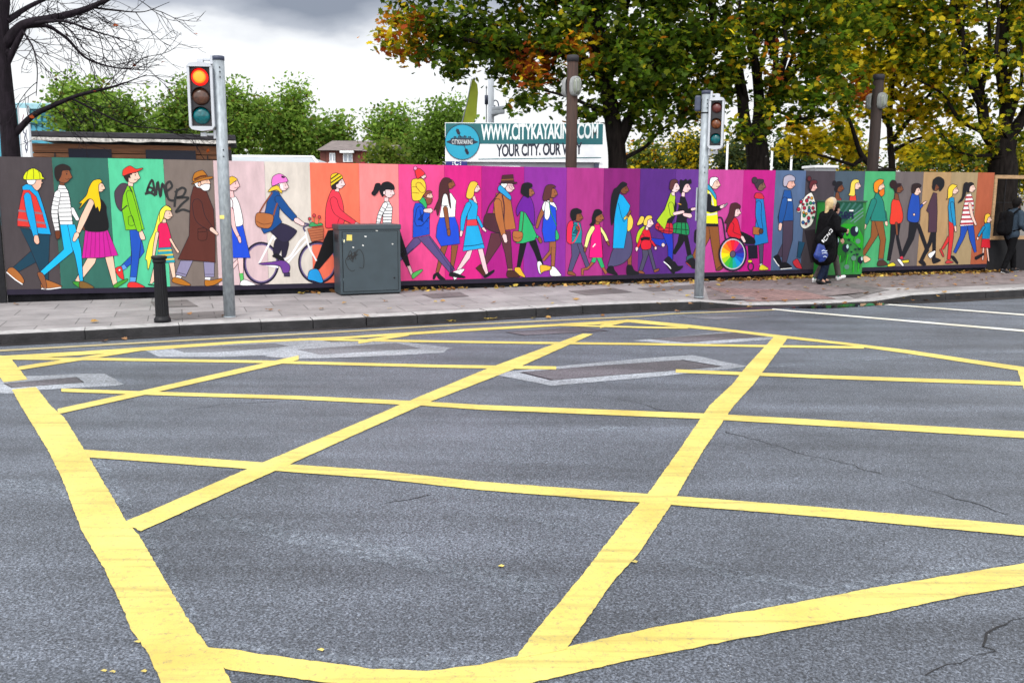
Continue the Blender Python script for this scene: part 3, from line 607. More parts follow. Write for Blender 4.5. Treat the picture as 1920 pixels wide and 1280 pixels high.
class Art:
    # draws flat painted shapes on a plane; to3(x, y, off) maps artwork units to the surface
    def __init__(s, to3, step=.0005, ow=4.0): s.mb = MB(); s.gain = .88; s.to3 = to3; s.o = .0015; s.step = step; s.ow = ow
    def fill(s, P, c): s.o += s.step; s.mb.face([s.to3(x, y, s.o) for x, y in P], c)
    def line(s, P, w, c, closed=False, cap=True):
        s.o += s.step * .5; A, B = ribbon(P, w, closed); n = len(P); z = s.o
        a3 = [s.to3(*p, z) for p in A]; b3 = [s.to3(*p, z) for p in B]
        s.mb.add(a3 + b3, [(i, (i + 1) % n, n + (i + 1) % n, n + i) for i in range(n if closed else n - 1)], c)
    def shape(s, P, c, ink=True):
        s.fill(P, c)
        if ink and s.ow: s.line(P, s.ow, INK, True)
    def limb(s, P, c, ink=True):
        Q = smooth_open(P); A, B = ribbon(Q, [q[2] for q in Q], False)
        e = np.array(Q[-1][:2]) - np.array(Q[-2][:2]); e = e / (np.hypot(*e) + 1e-9) * Q[-1][2] * .35
        b0 = np.array(Q[0][:2]) - np.array(Q[1][:2]); b0 = b0 / (np.hypot(*b0) + 1e-9) * Q[0][2] * .4
        out = [tuple(p) for p in A] + [tuple(A[-1] * .7 + B[-1] * .3 + e), tuple(A[-1] * .3 + B[-1] * .7 + e)] + [tuple(p) for p in B[::-1]] + [tuple(B[0] * .7 + A[0] * .3 + b0), tuple(B[0] * .3 + A[0] * .7 + b0)]
        s.shape(out, c, ink)
    def ell(s, cx, cy, rx, ry, c, ink=True): s.shape([(cx + rx * math.cos(2 * math.pi * k / 22), cy + ry * math.sin(2 * math.pi * k / 22)) for k in range(22)], c, ink)
    def face(s, c, cx, cy, r):
        P = []
        for k in range(24):
            a = 2 * math.pi * k / 24; x, y = r * math.cos(a), 1.12 * r * math.sin(a)
            if k in (0, 1): x += r * (.26 if k == 1 else .10)
            P.append((cx + x, cy + y))
        s.shape(P, c)
        s.ell(cx + .42 * r, cy - .18 * r, .09 * r, .12 * r, INK, False)
        s.line(smooth_open([(cx + .22 * r, cy + .5 * r), (cx + .5 * r, cy + .62 * r), (cx + .82 * r, cy + .42 * r)]), 3, INK)
        s.line(smooth_open([(cx + .25 * r, cy - .45 * r), (cx + .45 * r, cy - .52 * r), (cx + .65 * r, cy - .42 * r)]), 3, INK)
    def run(s, txt):
        for ln in txt.strip().splitlines():
            t = ln.split()
            if not t: continue
            op = t[0]; c = tuple(v * s.gain for v in srgb(t[1])); a = t[2:]
            nums = lambda q: [tuple(float(v) for v in w.split(',')) for w in q]
            if op[0] == 'p': s.shape(smooth_closed(nums(a)), c, op[-1] != 'n')
            elif op[0] == 'q': s.shape(nums(a), c, op[-1] != 'n')
            elif op[0] == 'l': s.limb(nums(a), c)
            elif op[0] == 'e': s.ell(*nums(a)[0], c)
            elif op[0] == 'f': s.face(c, *nums(a)[0])
            elif op[0] == 's': s.line(smooth_open(nums(a[1:])), float(a[0]), c)
            elif op[0] == 'm':
                for seg in ' '.join(a[1:]).split('|'): s.line(nums(seg.split()), float(a[0]), c)
            elif op[0] == 'r':
                cx, cy, rx, ry = nums(a[1:])[0]; s.line([(cx + rx * math.cos(2 * math.pi * k / 40), cy + ry * math.sin(2 * math.pi * k / 40)) for k in range(40)], float(a[0]), c, True)
            elif op[0] == 'w':
                cx, cy, rx, ry = nums(a)[0]
                wc = ['E02028', 'D81C50', '7A1C8A', '3A1C88', '1C38B0', '0A60C0', '0A90D0', '10A0A0', '18A050', '40B030', 'A8CC20', 'F0DC10', 'F4B010', 'F07818', 'E84820']
                for k, w in enumerate(wc):
                    a0, a1 = [2 * math.pi * (k + q) / len(wc) - math.pi / 2 for q in (-.5, .5)]
                    s.fill([(cx, cy)] + [(cx + rx * math.cos(a0 + (a1 - a0) * j / 3), cy + ry * math.sin(a0 + (a1 - a0) * j / 3)) for j in range(4)], srgb(w))
FIG = []
def F(label, ox, txt): FIG.append((label, ox, txt))
F('painted workman in yellow hard hat and red vest', 0, '''
q 0F3B4F 262,800 105,942 152,978 330,880
q 0F3B4F 158,628 400,668 390,900 388,1050 350,1050 240,790
p A8652E 70,950 110,948 165,1000 192,1045 188,1068 160,1070 100,1025 55,985
s F4F4F4 8 52,982 120,1040 180,1080
p A8652E 340,1040 400,1052 480,1085 488,1100 335,1110
s F4F4F4 8 330,1114 400,1117 488,1104
p 0AA0DC 190,290 230,280 300,330 360,500 405,672 395,680 240,640 180,330
q D8342E 185,325 235,326 290,380 335,500 372,630 240,622 140,615 138,560 165,400
m 8A6A78 16 146,490 345,515 | 142,562 362,592
l 0AA0DC 218,370,58 245,520,62 285,690,40
p F0B8A0 275,690 305,692 315,745 295,760 272,735
p E8B8A0 245,230 330,235 332,258 347,266 332,275 328,300 300,330 280,322 250,280
p F0F0F0 215,230 280,228 285,260 260,285 222,275
p D8E010 190,240 205,185 265,152 325,185 340,220 358,235 300,242
m 3a3a10 4 265,155 270,195 268,238 | 225,170 215,205 212,240 | 305,165 318,200 320,238''')
F('painted man in striped shirt and sky blue trousers', 0, '''
l F4F4F4 575,480,38 620,560,30
l 6A3A24 645,600,28 675,640,26
q 12B4EC 480,600 592,600 582,820 350,1010 325,975 510,800
q 12B4EC 540,600 600,603 650,800 665,1050 640,1058 600,850 575,780
p 8A5230 298,990 335,985 360,1025 375,1108 350,1112 325,1060
p 7A5A28 640,1055 690,1065 750,1100 740,1110 640,1108
q F4F4F4 470,285 515,285 545,335 560,400 582,600 480,602 458,440 455,350
m 1C1C28 5 465,318 535,316 | 460,350 553,348 | 458,380 558,378 | 460,410 562,408 | 465,440 566,438 | 468,472 570,470 | 472,505 574,503 | 475,538 577,536 | 478,572 580,570
l F4F4F4 462,350,50 436,500,54 458,650,36
m 1C1C28 5 428,380 478,390 | 416,412 470,420 | 410,445 464,452 | 408,480 462,486 | 412,515 464,518 | 418,552 468,552 | 428,590 472,588 | 438,625 476,620
p 6A3418 440,655 480,655 478,710 450,715
q 7A4426 475,250 517,255 515,288 478,285
f 8A5030 510,208,56
p 241A18 440,215 442,145 500,118 553,138 562,165 500,170 490,205 475,235 462,255''')
F('painted blonde woman in black top and pink pleated skirt', 0, '''
q EFC6AC 700,868 770,870 760,910 640,1060 600,1050
q EFC6AC 838,855 905,852 940,1085 905,1090
p 3E9A30 580,1062 640,1060 705,1100 700,1110 630,1104
p 3E9A30 905,1090 960,1055 1018,1035 1015,1055 930,1108
q C81896 682,648 862,645 945,848 800,868 655,870
m 8A1068 4 705,655 682,868 | 735,655 720,868 | 765,655 758,866 | 795,655 798,864 | 825,655 840,860 | 848,652 890,852
p 0C0C10 790,395 820,410 848,455 850,500 860,645 684,648 700,540 735,430
l EFC6AC 735,412,50 665,560,54 625,660,34
l EFC6AC 615,680,42 592,728,28
f EFC6AC 803,305,32
p F2C40A 745,252 795,240 815,262 790,285 792,350 808,440 797,502 780,460 766,472 745,410 705,400 630,482 655,432 632,432 690,370 712,305''')
F('painted boy in red cap, green jacket and backpack', 200, '''
q 1A50B8 195,850 105,940 125,970 265,870 302,820 275,700 200,690
q 5A9AE0 105,940 128,970 165,950 140,918
p E03030 68,955 118,938 138,1030 125,1040 90,1010
e F4F4F4 103,965,10,10
q 1A50B8 183,645 285,645 262,850 235,1060 185,1055 200,850
q 5A9AE0 187,1020 237,1022 230,1064 185,1060
p E03030 178,1065 230,1062 295,1092 298,1104 172,1104
p F2C8B4 258,652 285,652 310,715 280,725 265,700
p 4A3C48 115,275 170,282 180,340 150,480 110,492 75,440 64,340
q 7CC414 165,292 208,296 255,470 300,640 152,645 120,470 130,370
l 7CC414 180,350,50 213,480,58 262,645,42
s 2a4a08 4 172,540 205,535 222,602 178,605 172,540
s 302428 9 175,285 205,345
s 302428 9 118,488 165,448
q F2CDBB 170,258 215,262 210,298 172,292
f F2C8B4 208,215,50
p 2A1A18 135,205 190,190 202,200 185,205 190,228 175,228 172,258 155,250
p E23A28 130,212 132,165 185,132 235,158 284,149 286,158 240,182 180,196''')
F('painted girl with very long yellow hair', 200, '''
q F0C8B0 385,900 425,900 395,1040 362,1075 345,1070
q F0C8B0 498,905 540,900 554,1030 528,1035
s 101010 9 330,1080 362,1086 402,1088
p EEE84A 440,470 480,450 512,468 475,500 465,560 430,610 415,700 370,830 332,965 322,890 310,872 340,740 380,650 412,530
q 2A9AA8 415,785 515,780 548,905 400,910
m E0C030 12 412,812 520,806 | 408,850 532,842 | 404,888 542,876
q E0185A 430,585 480,585 500,640 515,700 512,782 415,788 418,660 405,650 412,610
l F0C8B0 405,670,26 388,760,26 375,850,20
l F0C8B0 510,720,20 545,780,18 572,822,20
q F0C8B0 445,558 475,560 475,588 445,588
f F0C8B0 488,522,34
p EEE84A 425,500 470,450 512,470 514,490 472,492 455,545 430,590''')
F('painted bearded man in long brown coat and hat', 200, '''
q 8E88A8 590,890 690,890 632,1020 550,1000
q 8E88A8 775,900 862,900 860,1020 785,1020
m 3a3648 4 553,982 640,1003 | 783,1000 860,1000
q F2F2F2 560,1005 602,1015 590,1038 550,1030
q F2F2F2 785,1022 832,1022 828,1048 788,1048
p B4701E 535,1025 590,1032 665,1075 665,1090 600,1085 525,1060
p B4701E 788,1045 840,1047 915,1032 928,1045 860,1085 790,1092
q 5A2A22 695,298 760,300 800,340 855,480 868,700 868,905 700,890 570,880 660,690 665,500 672,380
l 5A2A22 722,430,78 750,550,84 832,635,42
l F0C8B8 838,638,36 884,678,22
s 2a1010 4 728,635 796,635 798,720 735,722 730,635
s 2a1010 4 730,662 796,658
f EFC0A8 788,262,36
p F2F2F2 700,268 738,248 755,285 790,275 826,282 818,325 780,332 750,310 722,305
e EFC0A8 742,280,12,18
p B4701E 692,258 702,192 762,168 790,190 802,226
p B4701E 678,280 720,246 800,222 846,218 842,234 760,252
s 5A2A12 14 700,242 752,218 800,212''')
F('painted woman in white tee and blue skirt', 400, '''
q F2C8C8 110,960 200,870 215,890 160,960 120,985
q F2C8C8 192,868 240,868 240,1000 210,1000
q 58C060 207,992 238,990 245,1050 218,1060
p F4F4F4 222,1055 255,1042 335,1078 335,1086 220,1088
q F08030 90,665 165,670 160,780 70,760
q E02850 62,700 165,730 160,785 80,780
q 1A4AD0 145,605 235,600 296,868 140,868
p F4F4F4 125,385 178,380 215,460 236,600 150,610 125,500
l F2C0C0 142,480,38 165,620,32 200,700,26
l F2C0C0 205,705,28 215,742,20
s 6a3048 6 135,385 155,420 155,480
q F2C0C0 128,330 160,335 168,385 128,388
f F2C0C0 158,282,45
p E8B830 108,280 112,240 150,216 192,240 165,262 125,292''')
F('painted cyclist in pink helmet on a white bicycle', 400, '''
r 1C1830 15 383,910,137,163
r 6A5A88 10 383,910,126,150
r 1C1830 15 835,905,150,163
r 6A5A88 10 835,905,139,150
m F6F2F6 15 365,915 520,942 | 365,915 480,690 | 478,670 562,945 | 562,945 745,735
s F6F2F6 17 555,890 620,850 690,740 742,690
s F6F2F6 13 735,660 765,780 825,892
s 5A5070 14 735,658 722,625 762,600 700,588
p 6A3A90 365,912 470,900 560,888 612,930 605,980 560,992 525,930 400,925
q 3A3050 565,990 612,985 612,1016 565,1016
p 221C34 500,720 600,735 590,820 575,860 550,862 545,800 520,850 480,832
p 2A2440 450,640 545,592 655,640 662,670 600,735 545,740 500,700
p 101018 475,850 505,832 545,858 568,885 555,890 485,862
q 0E4A8C 470,330 520,340 555,395 530,460 525,540 550,582 470,650 405,675 385,640 410,520 430,420
l 0E4A8C 518,395,62 580,480,62 648,552,52
l F4CCCC 662,565,42 718,600,32
s 8A4A30 12 472,345 400,450 358,525
s 8A4A30 12 512,430 495,480 482,530
p B06A3A 350,510 475,525 470,600 440,632 370,625 338,590
s 5A2A18 4 345,575 400,600 468,590
p F0C83A 470,302 510,290 548,318 545,352 505,325 438,342 455,315
f F4CCCC 562,295,34
m F8F8F8 6 545,262 556,322 | 530,272 556,322
p E878CC 470,292 475,222 530,195 582,225 594,258 530,272
q 1a1420 545,212 572,222 568,230 545,224
q B86A48 752,635 880,620 880,720 785,738
m 7A3A28 4 758,655 880,640 | 764,675 880,660 | 770,695 880,680 | 776,715 880,700
p 3FA060 765,618 790,582 830,600 860,588 872,608
m 3A7A40 5 775,600 770,560 | 808,600 805,535 | 838,600 848,545
e D04048 770,556,11,13
e D04048 806,530,12,14
e D04048 848,542,11,13''')
F('painted man in striped beanie and red jacket', 580, '''
q 0C0C10 210,650 300,640 330,760 420,980 380,995 270,800
q 0C0C10 150,650 260,640 230,780 75,962 35,950 120,720
p 1E9AE0 0,972 50,955 78,975 110,1050 90,1068 30,1050 -12,1036
p F0384E 180,325 232,340 260,400 275,480 272,600 150,632 128,600 135,450
l F0384E 192,405,56 228,500,60 362,590,36
l F4CCCC 372,595,24 420,612,20
s 8a1020 4 225,600 235,560 245,555
q F4D0D0 205,305 240,312 235,340 205,335
f F4D0D0 242,272,38
p 2a1a24 180,275 225,240 234,268 212,285 215,318 182,316
p E8C820 172,275 174,208 212,190 252,203 264,232 182,298
m 1a1a1a 9 174,238 232,196 | 174,268 256,212 | 178,294 263,232''')
F('painted girl with ponytail and striped jumper', 580, '''
q 0C0C10 640,610 720,640 775,810 805,930 778,940 720,830
q F4C8C8 782,935 808,930 832,1000 812,1010
p 5AC060 818,1010 830,990 895,960 906,970 870,1005 828,1036
q 0C0C10 590,600 650,610 600,780 540,960 510,950
q F4F4F4 600,415 635,415 665,465 655,602 588,602 590,480
m 1C1C28 5 598,440 650,440 | 592,465 664,465 | 590,490 664,490 | 590,515 662,515 | 590,540 660,540 | 590,565 658,565 | 590,588 656,588
l F4F4F4 608,440,40 567,520,36 548,602,30
m 1C1C28 5 578,462 612,482 | 562,490 596,508 | 550,520 586,532 | 542,550 576,560 | 536,580 570,586
q F4D0D0 600,385 632,385 634,418 600,418
f F4D0D0 638,345,38
p 14141C 562,325 585,272 630,260 672,285 678,322 612,322 605,350 585,378
e F4D0D0 600,348,10,16
p 14141C 568,278 532,275 515,325 498,352 522,370 552,335''')
F('painted father carrying a child on his shoulders', 740, '''
q 5A4A80 150,712 225,698 205,750 50,890 -20,960 -50,890 90,790
q 5A4A80 185,706 278,688 482,960 445,992 290,820
m 2a2048 4 275,700 465,975 | 150,790 90,845
p F4F4F4 458,988 490,970 545,955 556,968 485,1042 470,1030
q 1250C8 165,430 240,428 278,520 280,680 145,708 150,480
f F0C0B0 266,372,34
p 8A4838 248,388 290,392 302,402 288,436 258,440
p 8A4838 232,352 270,330 300,342 260,362 250,390 236,380
l 1250C8 205,480,60 192,590,58 262,518,50
l F4CCCC 242,490,30 290,490,40
p 2EAA60 180,400 230,385 258,440 250,476 222,440
p F0C838 140,245 215,235 245,268 250,330 228,368 200,408 145,406 135,330
l F0C838 190,285,48 225,328,48
m 7A5A10 4 140,300 180,300 | 140,345 195,352 | 185,262 215,275
f F4CCCC 230,215,19
p E83038 163,168 200,155 242,195 205,222 180,236
e F090C0 165,152,14,15
m 0a2068 4 255,575 265,575 | 258,630 268,630''')
F('painted woman with long brown hair and blue skirt', 740, '''
q 8A5030 375,770 425,770 352,985 328,985
q 8A5030 455,768 508,765 490,860 468,960 445,1000 450,880
p 14141C 312,1002 345,985 372,1010 402,1036 400,1046 355,1038 335,1010 318,1038 306,1034
p 14141C 442,990 475,985 560,1018 555,1028 505,1025 440,1012
q 1A4AD0 360,548 482,538 510,620 522,755 370,775 330,700 340,610
q F4F4F4 385,355 450,350 492,410 488,450 482,540 358,546 375,450
l 8A5030 405,470,36 418,560,32 430,650,24
l 8A5030 432,650,30 434,685,24
s 1C1C28 4 378,448 425,452
f 8A5030 444,278,33
p 4A2428 362,275 392,230 438,232 455,258 428,275 438,350 450,470 436,440 420,365 392,360 370,440 345,532 332,480 315,484 350,400 355,330''')
F('painted blonde woman in turquoise dress with red belt', 740, '''
q F0C8CC 580,815 622,805 602,870 520,970 495,965
q F0C8CC 665,800 705,795 752,1000 720,1005
p 14141C 712,1015 755,985 795,964 790,985 730,1026
l 1AA4DC 660,540,24 700,622,22
l F4CCCC 708,632,22 728,655,16
q 1AA4DC 595,398 650,418 666,455 655,560 720,788 545,815 575,612 582,520
q E83848 580,565 655,560 664,610 575,612
s 0A4060 6 553,776 640,768 715,752
l 1AA4DC 592,440,46 552,540,42 538,650,26
l F4CCCC 534,660,26 530,692,18
q F4CCCC 618,380 642,372 664,438 635,420
f F4CCCC 652,312,28
p F0C440 585,310 608,262 645,258 664,278 640,320 630,375 600,398 572,378''')
F('painted man in dark hat and tan jacket with large bag', 880, '''
q 5A2C38 175,670 262,670 250,760 140,920 112,900 130,850
q 5A2C38 235,660 328,650 345,960 308,960 285,830
q C09060 308,955 345,955 345,972 308,972
q 4A2418 50,950 90,915 132,1000 115,1016
p 4A2820 305,972 355,970 400,1008 400,1020 305,1022
q B06838 215,350 280,355 330,400 372,635 280,648 195,660 190,500
p 4A2430 130,520 210,515 275,540 270,640 230,668 150,642 113,600
s 4A2430 10 240,345 160,450 130,540
s 4A2430 10 262,365 278,450 276,560
l B06838 225,420,60 240,540,62 272,680,40
l F4CCCC 280,690,36 292,738,28
f F4CCCC 322,305,34
p F2F2F2 256,270 300,265 302,288 280,312 256,300
p 2A98D0 232,300 255,290 330,370 328,406 270,362 230,328
q 4A2428 252,266 264,208 350,202 358,262
p 4A2428 234,274 300,262 380,264 365,276 300,272
s 8A5A30 8 256,246 354,240
s 403040 3 302,288 348,290 346,310 325,312 318,292''')
F('painted woman in black headscarf and purple cape', 880, '''
q 0C0C14 405,755 458,748 432,850 405,948 380,942 395,830
q 0C0C14 478,742 532,722 592,920 562,935 518,820
p E0B030 363,948 405,945 425,980 447,1014 440,1024 395,1005 368,985
p E0B030 565,930 598,925 655,938 652,962 600,975 572,988
l 28AC68 520,680,26 550,705,20
l 8A5030 560,712,28 572,742,24
q 28AC68 410,490 445,500 500,600 540,690 522,725 430,752 373,750 395,640
p 6A1898 428,378 480,375 515,450 523,602 500,590 450,510 408,498 385,535 376,475
f 9A6040 488,345,28
p 14141A 412,335 424,282 465,266 500,278 502,300 478,318 476,386 440,372 415,352
s 4A2428 6 436,500 430,580 420,662
p B06838 352,655 425,665 420,720 390,742 352,725
s 6A3818 4 354,700 388,712 420,700''')
F('painted girl in blue pinafore', 880, '''
q 9A5C38 640,740 692,735 692,790 600,895 580,885 640,810
q 9A5C38 655,780 692,790 682,940 655,940
p F4F4F4 545,900 570,898 590,940 582,990 560,992 545,945
p F4F4F4 650,945 682,940 730,996 730,1012 650,1010
l 9A5C38 600,470,40 562,550,30 540,625,22
p F4F4F4 605,415 660,412 692,450 695,490 600,500 582,465
q 1A4AD0 645,440 692,468 698,600 690,735 600,742 582,650 598,490
p F4F4F4 610,425 638,432 646,520 625,565 602,540
s 1A7850 7 640,420 650,500 698,612
p 28AC68 692,640 715,680 716,715 690,722
q 9A5C38 640,385 668,392 668,425 642,420
f 9A5C38 668,350,33
p 5A2C30 595,345 615,292 660,282 692,300 660,318 652,375 620,412 588,402''')
F('painted boy with red backpack', 880, '''
q 4E4A70 815,750 900,750 878,840 822,976 790,970 820,850
q 4E4A70 862,755 900,755 962,930 932,946
p 8A5030 790,976 820,976 850,1000 845,1010 790,1000
p F02850 800,580 828,575 832,660 820,752 795,752 778,725 782,620
q 1A8494 838,580 888,588 902,660 896,750 818,750 822,650
s E02850 9 868,590 882,645 842,735 815,752
l 1A8494 850,620,40 838,682,36 864,645,26
l 8A5030 862,622,24 872,645,20
f 8A5030 872,542,32
p 14141A 808,530 818,485 860,472 897,490 892,512 858,520 852,560 825,568''')
F('painted girl in pink dress with green leggings', 880, '''
q 9A5C38 980,895 1003,905 950,962 915,968 915,1006 895,1006 895,955 940,945
q 9A5C38 1056,945 1078,940 1106,985 1088,1002
q 28AC68 985,866 1022,866 1005,908 974,900
q 28AC68 1018,866 1058,866 1082,940 1055,950
l F0EC90 1048,630,24 1080,680,24 1106,738,22
l 8A5030 1105,740,18 1118,765,16
q E8147C 1003,590 1045,600 1055,680 1068,866 958,866 975,700
l F0EC90 988,628,38 955,690,34 930,785,24
l 8A5030 928,788,20 924,815,18
s F4F4F4 8 988,782 1008,755
q 9A5C38 1010,575 1040,580 1040,600 1010,605
f 9A5C38 1038,545,34
p 14141A 983,545 1002,490 1035,480 1062,500 1056,515 1012,545 1002,600 962,606 982,580''')
F('painted expectant woman in long blue coat', 1040, '''
q 8A5030 583,862 617,845 614,935 585,938
p 4E4A70 470,795 585,650 612,690 622,790 602,860 540,915 430,942 440,880
p 14141C 430,938 465,935 480,970 502,996 495,1006 420,982
p 14141C 580,930 615,928 635,965 672,988 665,1000 580,1002
p F0CC50 580,515 605,520 628,570 618,630 582,652
q 0AA4E0 520,355 548,370 604,450 585,540 580,650 555,792 465,790 480,500 492,420
l F0CC50 560,555,20 588,530,22
l 8A5030 585,530,22 604,495,18
s INKxxx 4 0,0 1,1
f 7A4428 556,322,32
p 14141C 498,305 540,262 578,275 572,292 535,318 512,375 488,480 475,560 455,606 445,500 455,380 475,320'''.replace('s INKxxx 4 0,0 1,1', 's 0A3A5A 4 510,430 530,520 555,580 575,540 590,500'))
F('painted small blonde girl in red top', 1040, '''
q 4A4660 700,795 768,795 742,860 702,976 675,965 705,860
q 4A4660 742,795 770,795 812,955 790,966
p 8A5030 668,972 700,972 722,994 680,992
p 8A5030 795,965 835,953 832,970 800,984
p B8D020 700,622 722,618 690,700 662,752 650,722 668,655
p D81830 712,642 752,640 772,700 768,792 695,795 690,700
l D81830 702,690,30 664,782,22
l F4CCCC 658,790,24 655,808,18
l D81830 775,735,20 804,775,18
e F4CCCC 808,790,10,14
s 101018 24 688,722 720,712 762,715
q F4D0D0 728,618 750,620 748,645 728,645
f F4D0D0 752,587,34
p F0CC50 710,580 735,535 770,530 780,552 745,568 738,608 715,606
p F0CC50 716,542 690,535 670,570 658,606 690,600 710,578''')
F('painted woman in lime jacket and red tartan skirt', 1040, '''
q 1A34B8 765,708 865,720 905,690 930,720 880,768 850,778 765,742
e F4D0D0 868,765,14,16
q 1A34B8 860,670 942,668 948,780 942,905 908,895 905,780
p 14141C 880,882 912,858 938,885 962,978 940,988 888,915
s F4F4F4 8 872,898 905,925 932,955
p 14141C 915,905 958,898 985,932 1028,934 1000,965 950,975
p C82038 822,588 930,585 948,640 936,674 870,668 806,630
m 4A0C20 6 815,620 945,635 | 840,590 830,648 | 880,588 872,668 | 918,586 915,672 | 825,650 940,658
q 181820 950,380 975,440 968,520 935,590 900,590
q B0D028 928,348 966,368 962,430 945,530 905,560 880,642 815,570 880,480
l B0D028 930,440,42 942,522,34
l F4CCCC 958,515,28 1030,500,24
q F4D0D0 935,340 962,345 960,375 935,365
f F4D0D0 962,305,35
p 5A3030 918,312 928,252 965,240 990,262 962,276 945,320 930,325''')
F('painted punk with spiky hair and green tartan skirt', 1040, '''
q 0E0E14 995,680 1060,680 1022,760 962,842 942,830 985,740
q 0E0E14 1028,680 1062,680 1096,850 1065,862
p 2A5A60 1055,860 1095,842 1110,872 1062,900
p 14141C 1048,900 1105,868 1142,930 1112,955 1075,930
s C04040 5 1052,905 1090,940
p 188850 958,592 1058,585 1074,680 1000,676 940,660
m 0A3020 6 948,635 1070,645 | 980,590 968,668 | 1015,588 1012,678 | 1045,586 1052,680
q 14141C 1008,378 1042,380 1062,440 1055,588 972,585 990,480
s E0A030 7 985,432 1012,442
l 14141C 1035,455,48 1055,500,40 1092,485,30
l F4CCCC 1098,480,24 1130,474,20
l F4CCCC 1035,522,26 1085,532,38
q F4CCCC 1015,340 1042,345 1040,380 1015,376
f F4CCCC 1050,308,34
p 14141A 1000,300 1005,245 1030,252 1050,238 1062,252 1088,240 1092,272 1050,278 1030,310 1015,355 1002,335''')
F('painted older man in yellow safety vest holding a phone', 1180, '''
p 14141C 522,655 545,648 548,745 520,740
q 8A5228 600,610 662,610 640,720 545,885 500,862
q 8A5228 635,610 712,605 738,930 692,962 655,760
p 6A4020 690,966 738,930 748,950 720,970
q E8E818 605,305 660,335 698,410 712,596 598,592
q 14141C 600,598 712,598 710,616 600,614
s D8D8C8 16 602,520 650,522 704,512
s D8D8C8 10 640,340 662,400 672,450
p 2A98C0 612,275 640,288 690,358 694,402 650,342 612,306
l 14141C 632,375,46 640,480,46 725,468,36
l F4CCCC 735,462,28 765,446,18
q 9AA0A8 752,456 782,428 788,434 765,462
f F2C4B0 686,278,36
p F0F0F0 643,288 648,232 690,222 712,236 685,256 672,275 662,296''')
F('painted woman in wheelchair with rainbow wheel', 1180, '''
s 2A2038 14 692,550 735,548 752,600 768,720
q 4A2468 925,738 1012,748 1012,776 925,770
q 181428 948,770 1022,768 1026,870 955,876
r 2A2038 10 972,938,22,30
e E0D030 965,895,18,12
p 14141C 885,658 960,688 1002,720 1000,756 910,748 868,702
p D81830 788,585 835,545 868,568 890,660 895,702 800,702 785,640
l D81830 815,602,46 810,672,46 885,702,30
l F4CCCC 902,702,26 922,738,22
f F4CCCC 854,502,33
p 4A2028 798,505 812,440 855,428 888,450 884,474 850,482 838,545 802,600 775,662 780,595 763,588 785,540
w E02028 827,838,96,118
r C8C8D0 9 827,838,97,119
r 1A1830 14 827,838,107,130
e 5A5068 827,838,22,27''')
F('painted woman with hair bun and blue coat', 1180, '''
q 4A4660 1035,755 1074,755 1066,920 1045,920
q F0F0F0 1045,915 1064,915 1064,936 1042,932
p E0D030 1044,935 1066,922 1105,945 1108,962 1042,965
q 1A78C0 1012,385 1072,390 1086,500 1106,690 1112,745 1003,770 1000,700 1015,550
p D02840 1012,350 1060,355 1076,395 1003,390
l 1A78C0 1035,432,46 1033,540,44 1055,640,30
q A86430 990,618 1045,628 1040,685 988,680
e 5A3828 1054,655,17,22
f 7A5848 1050,292,35
p 3A3038 1003,275 1028,240 1070,243 1074,260 1038,288 1024,318
e 3A3038 1003,248,22,26''')
F('painted elder with grey curls and blue sweater', 1310, '''
q 4A3C50 672,750 725,735 662,862 625,852
q 4A3C50 675,570 756,570 752,720 702,906 668,910
p 14141C 600,862 640,845 668,925 652,936 625,905
s F4F4F4 7 600,872 625,912 652,940
p 14141C 655,915 700,905 746,945 655,954
s F4F4F4 7 655,958 746,950
q 1A5098 685,325 738,330 756,450 758,570 640,576 634,545 662,420
l 1A5098 690,402,46 666,520,50 655,585,30
l F4C8B8 655,600,30 650,642,24
q F0F0F0 712,395 744,397 744,416 712,414
f E8B0A0 733,278,34
p B0A8B8 678,290 682,225 728,203 768,222 768,252 722,258 702,295''')
F('painted person in spotted blouse', 1310, '''
q 1A4A68 800,735 852,745 812,872 785,866
q 2A2028 850,650 930,640 960,900 900,905
p D03040 752,902 790,876 826,945 820,956 780,945
l E8E4DC 850,405,40 798,492,36
p E8E4DC 868,362 905,348 932,420 938,500 905,600 850,636 815,605 822,480 838,400
e B02040 800,480,14,16
e B02040 865,410,13,15
e 2A8A60 895,430,12,14
e B02040 845,470,13,15
e 2A60A0 885,490,13,15
e B02040 915,470,12,14
e 2A8A60 845,530,12,14
e B02040 880,550,13,15
e 2A60A0 835,585,12,14
e B02040 820,420,12,14
e E0A030 905,390,10,12
e B02040 880,385,9,10
e 2A8A60 868,440,9,10
e B02040 905,510,9,10
e E0A030 862,515,9,10
e 2A60A0 920,430,9,10
e B02040 838,440,9,10
e 2A8A60 915,545,9,10
e B02040 860,595,9,10
e E0A030 840,505,9,10
e B02040 925,500,9,10
e 2A60A0 880,575,9,10
e 2A8A60 885,465,9,10
f E8B0A8 914,302,31
p 5A2028 884,300 898,252 940,248 948,272 918,284 898,325
e 5A2028 885,235,17,21''')
F('painted head of a woman with dark bun', 1440, '''
q A83A38 530,390 585,390 600,520 520,520
q 7A4428 545,335 568,350 578,402 533,402
f 7A4428 574,310,29
p 14141C 533,318 552,262 590,260 594,278 562,305 548,345
e 14141C 532,272,16,20''')
F('painted head of a blonde woman in red', 1440, '''
q E04030 655,365 702,365 722,520 640,520
f F0C8B8 710,290,28
p F0D050 655,345 664,270 690,242 722,245 728,262 697,282 694,370 643,366''')
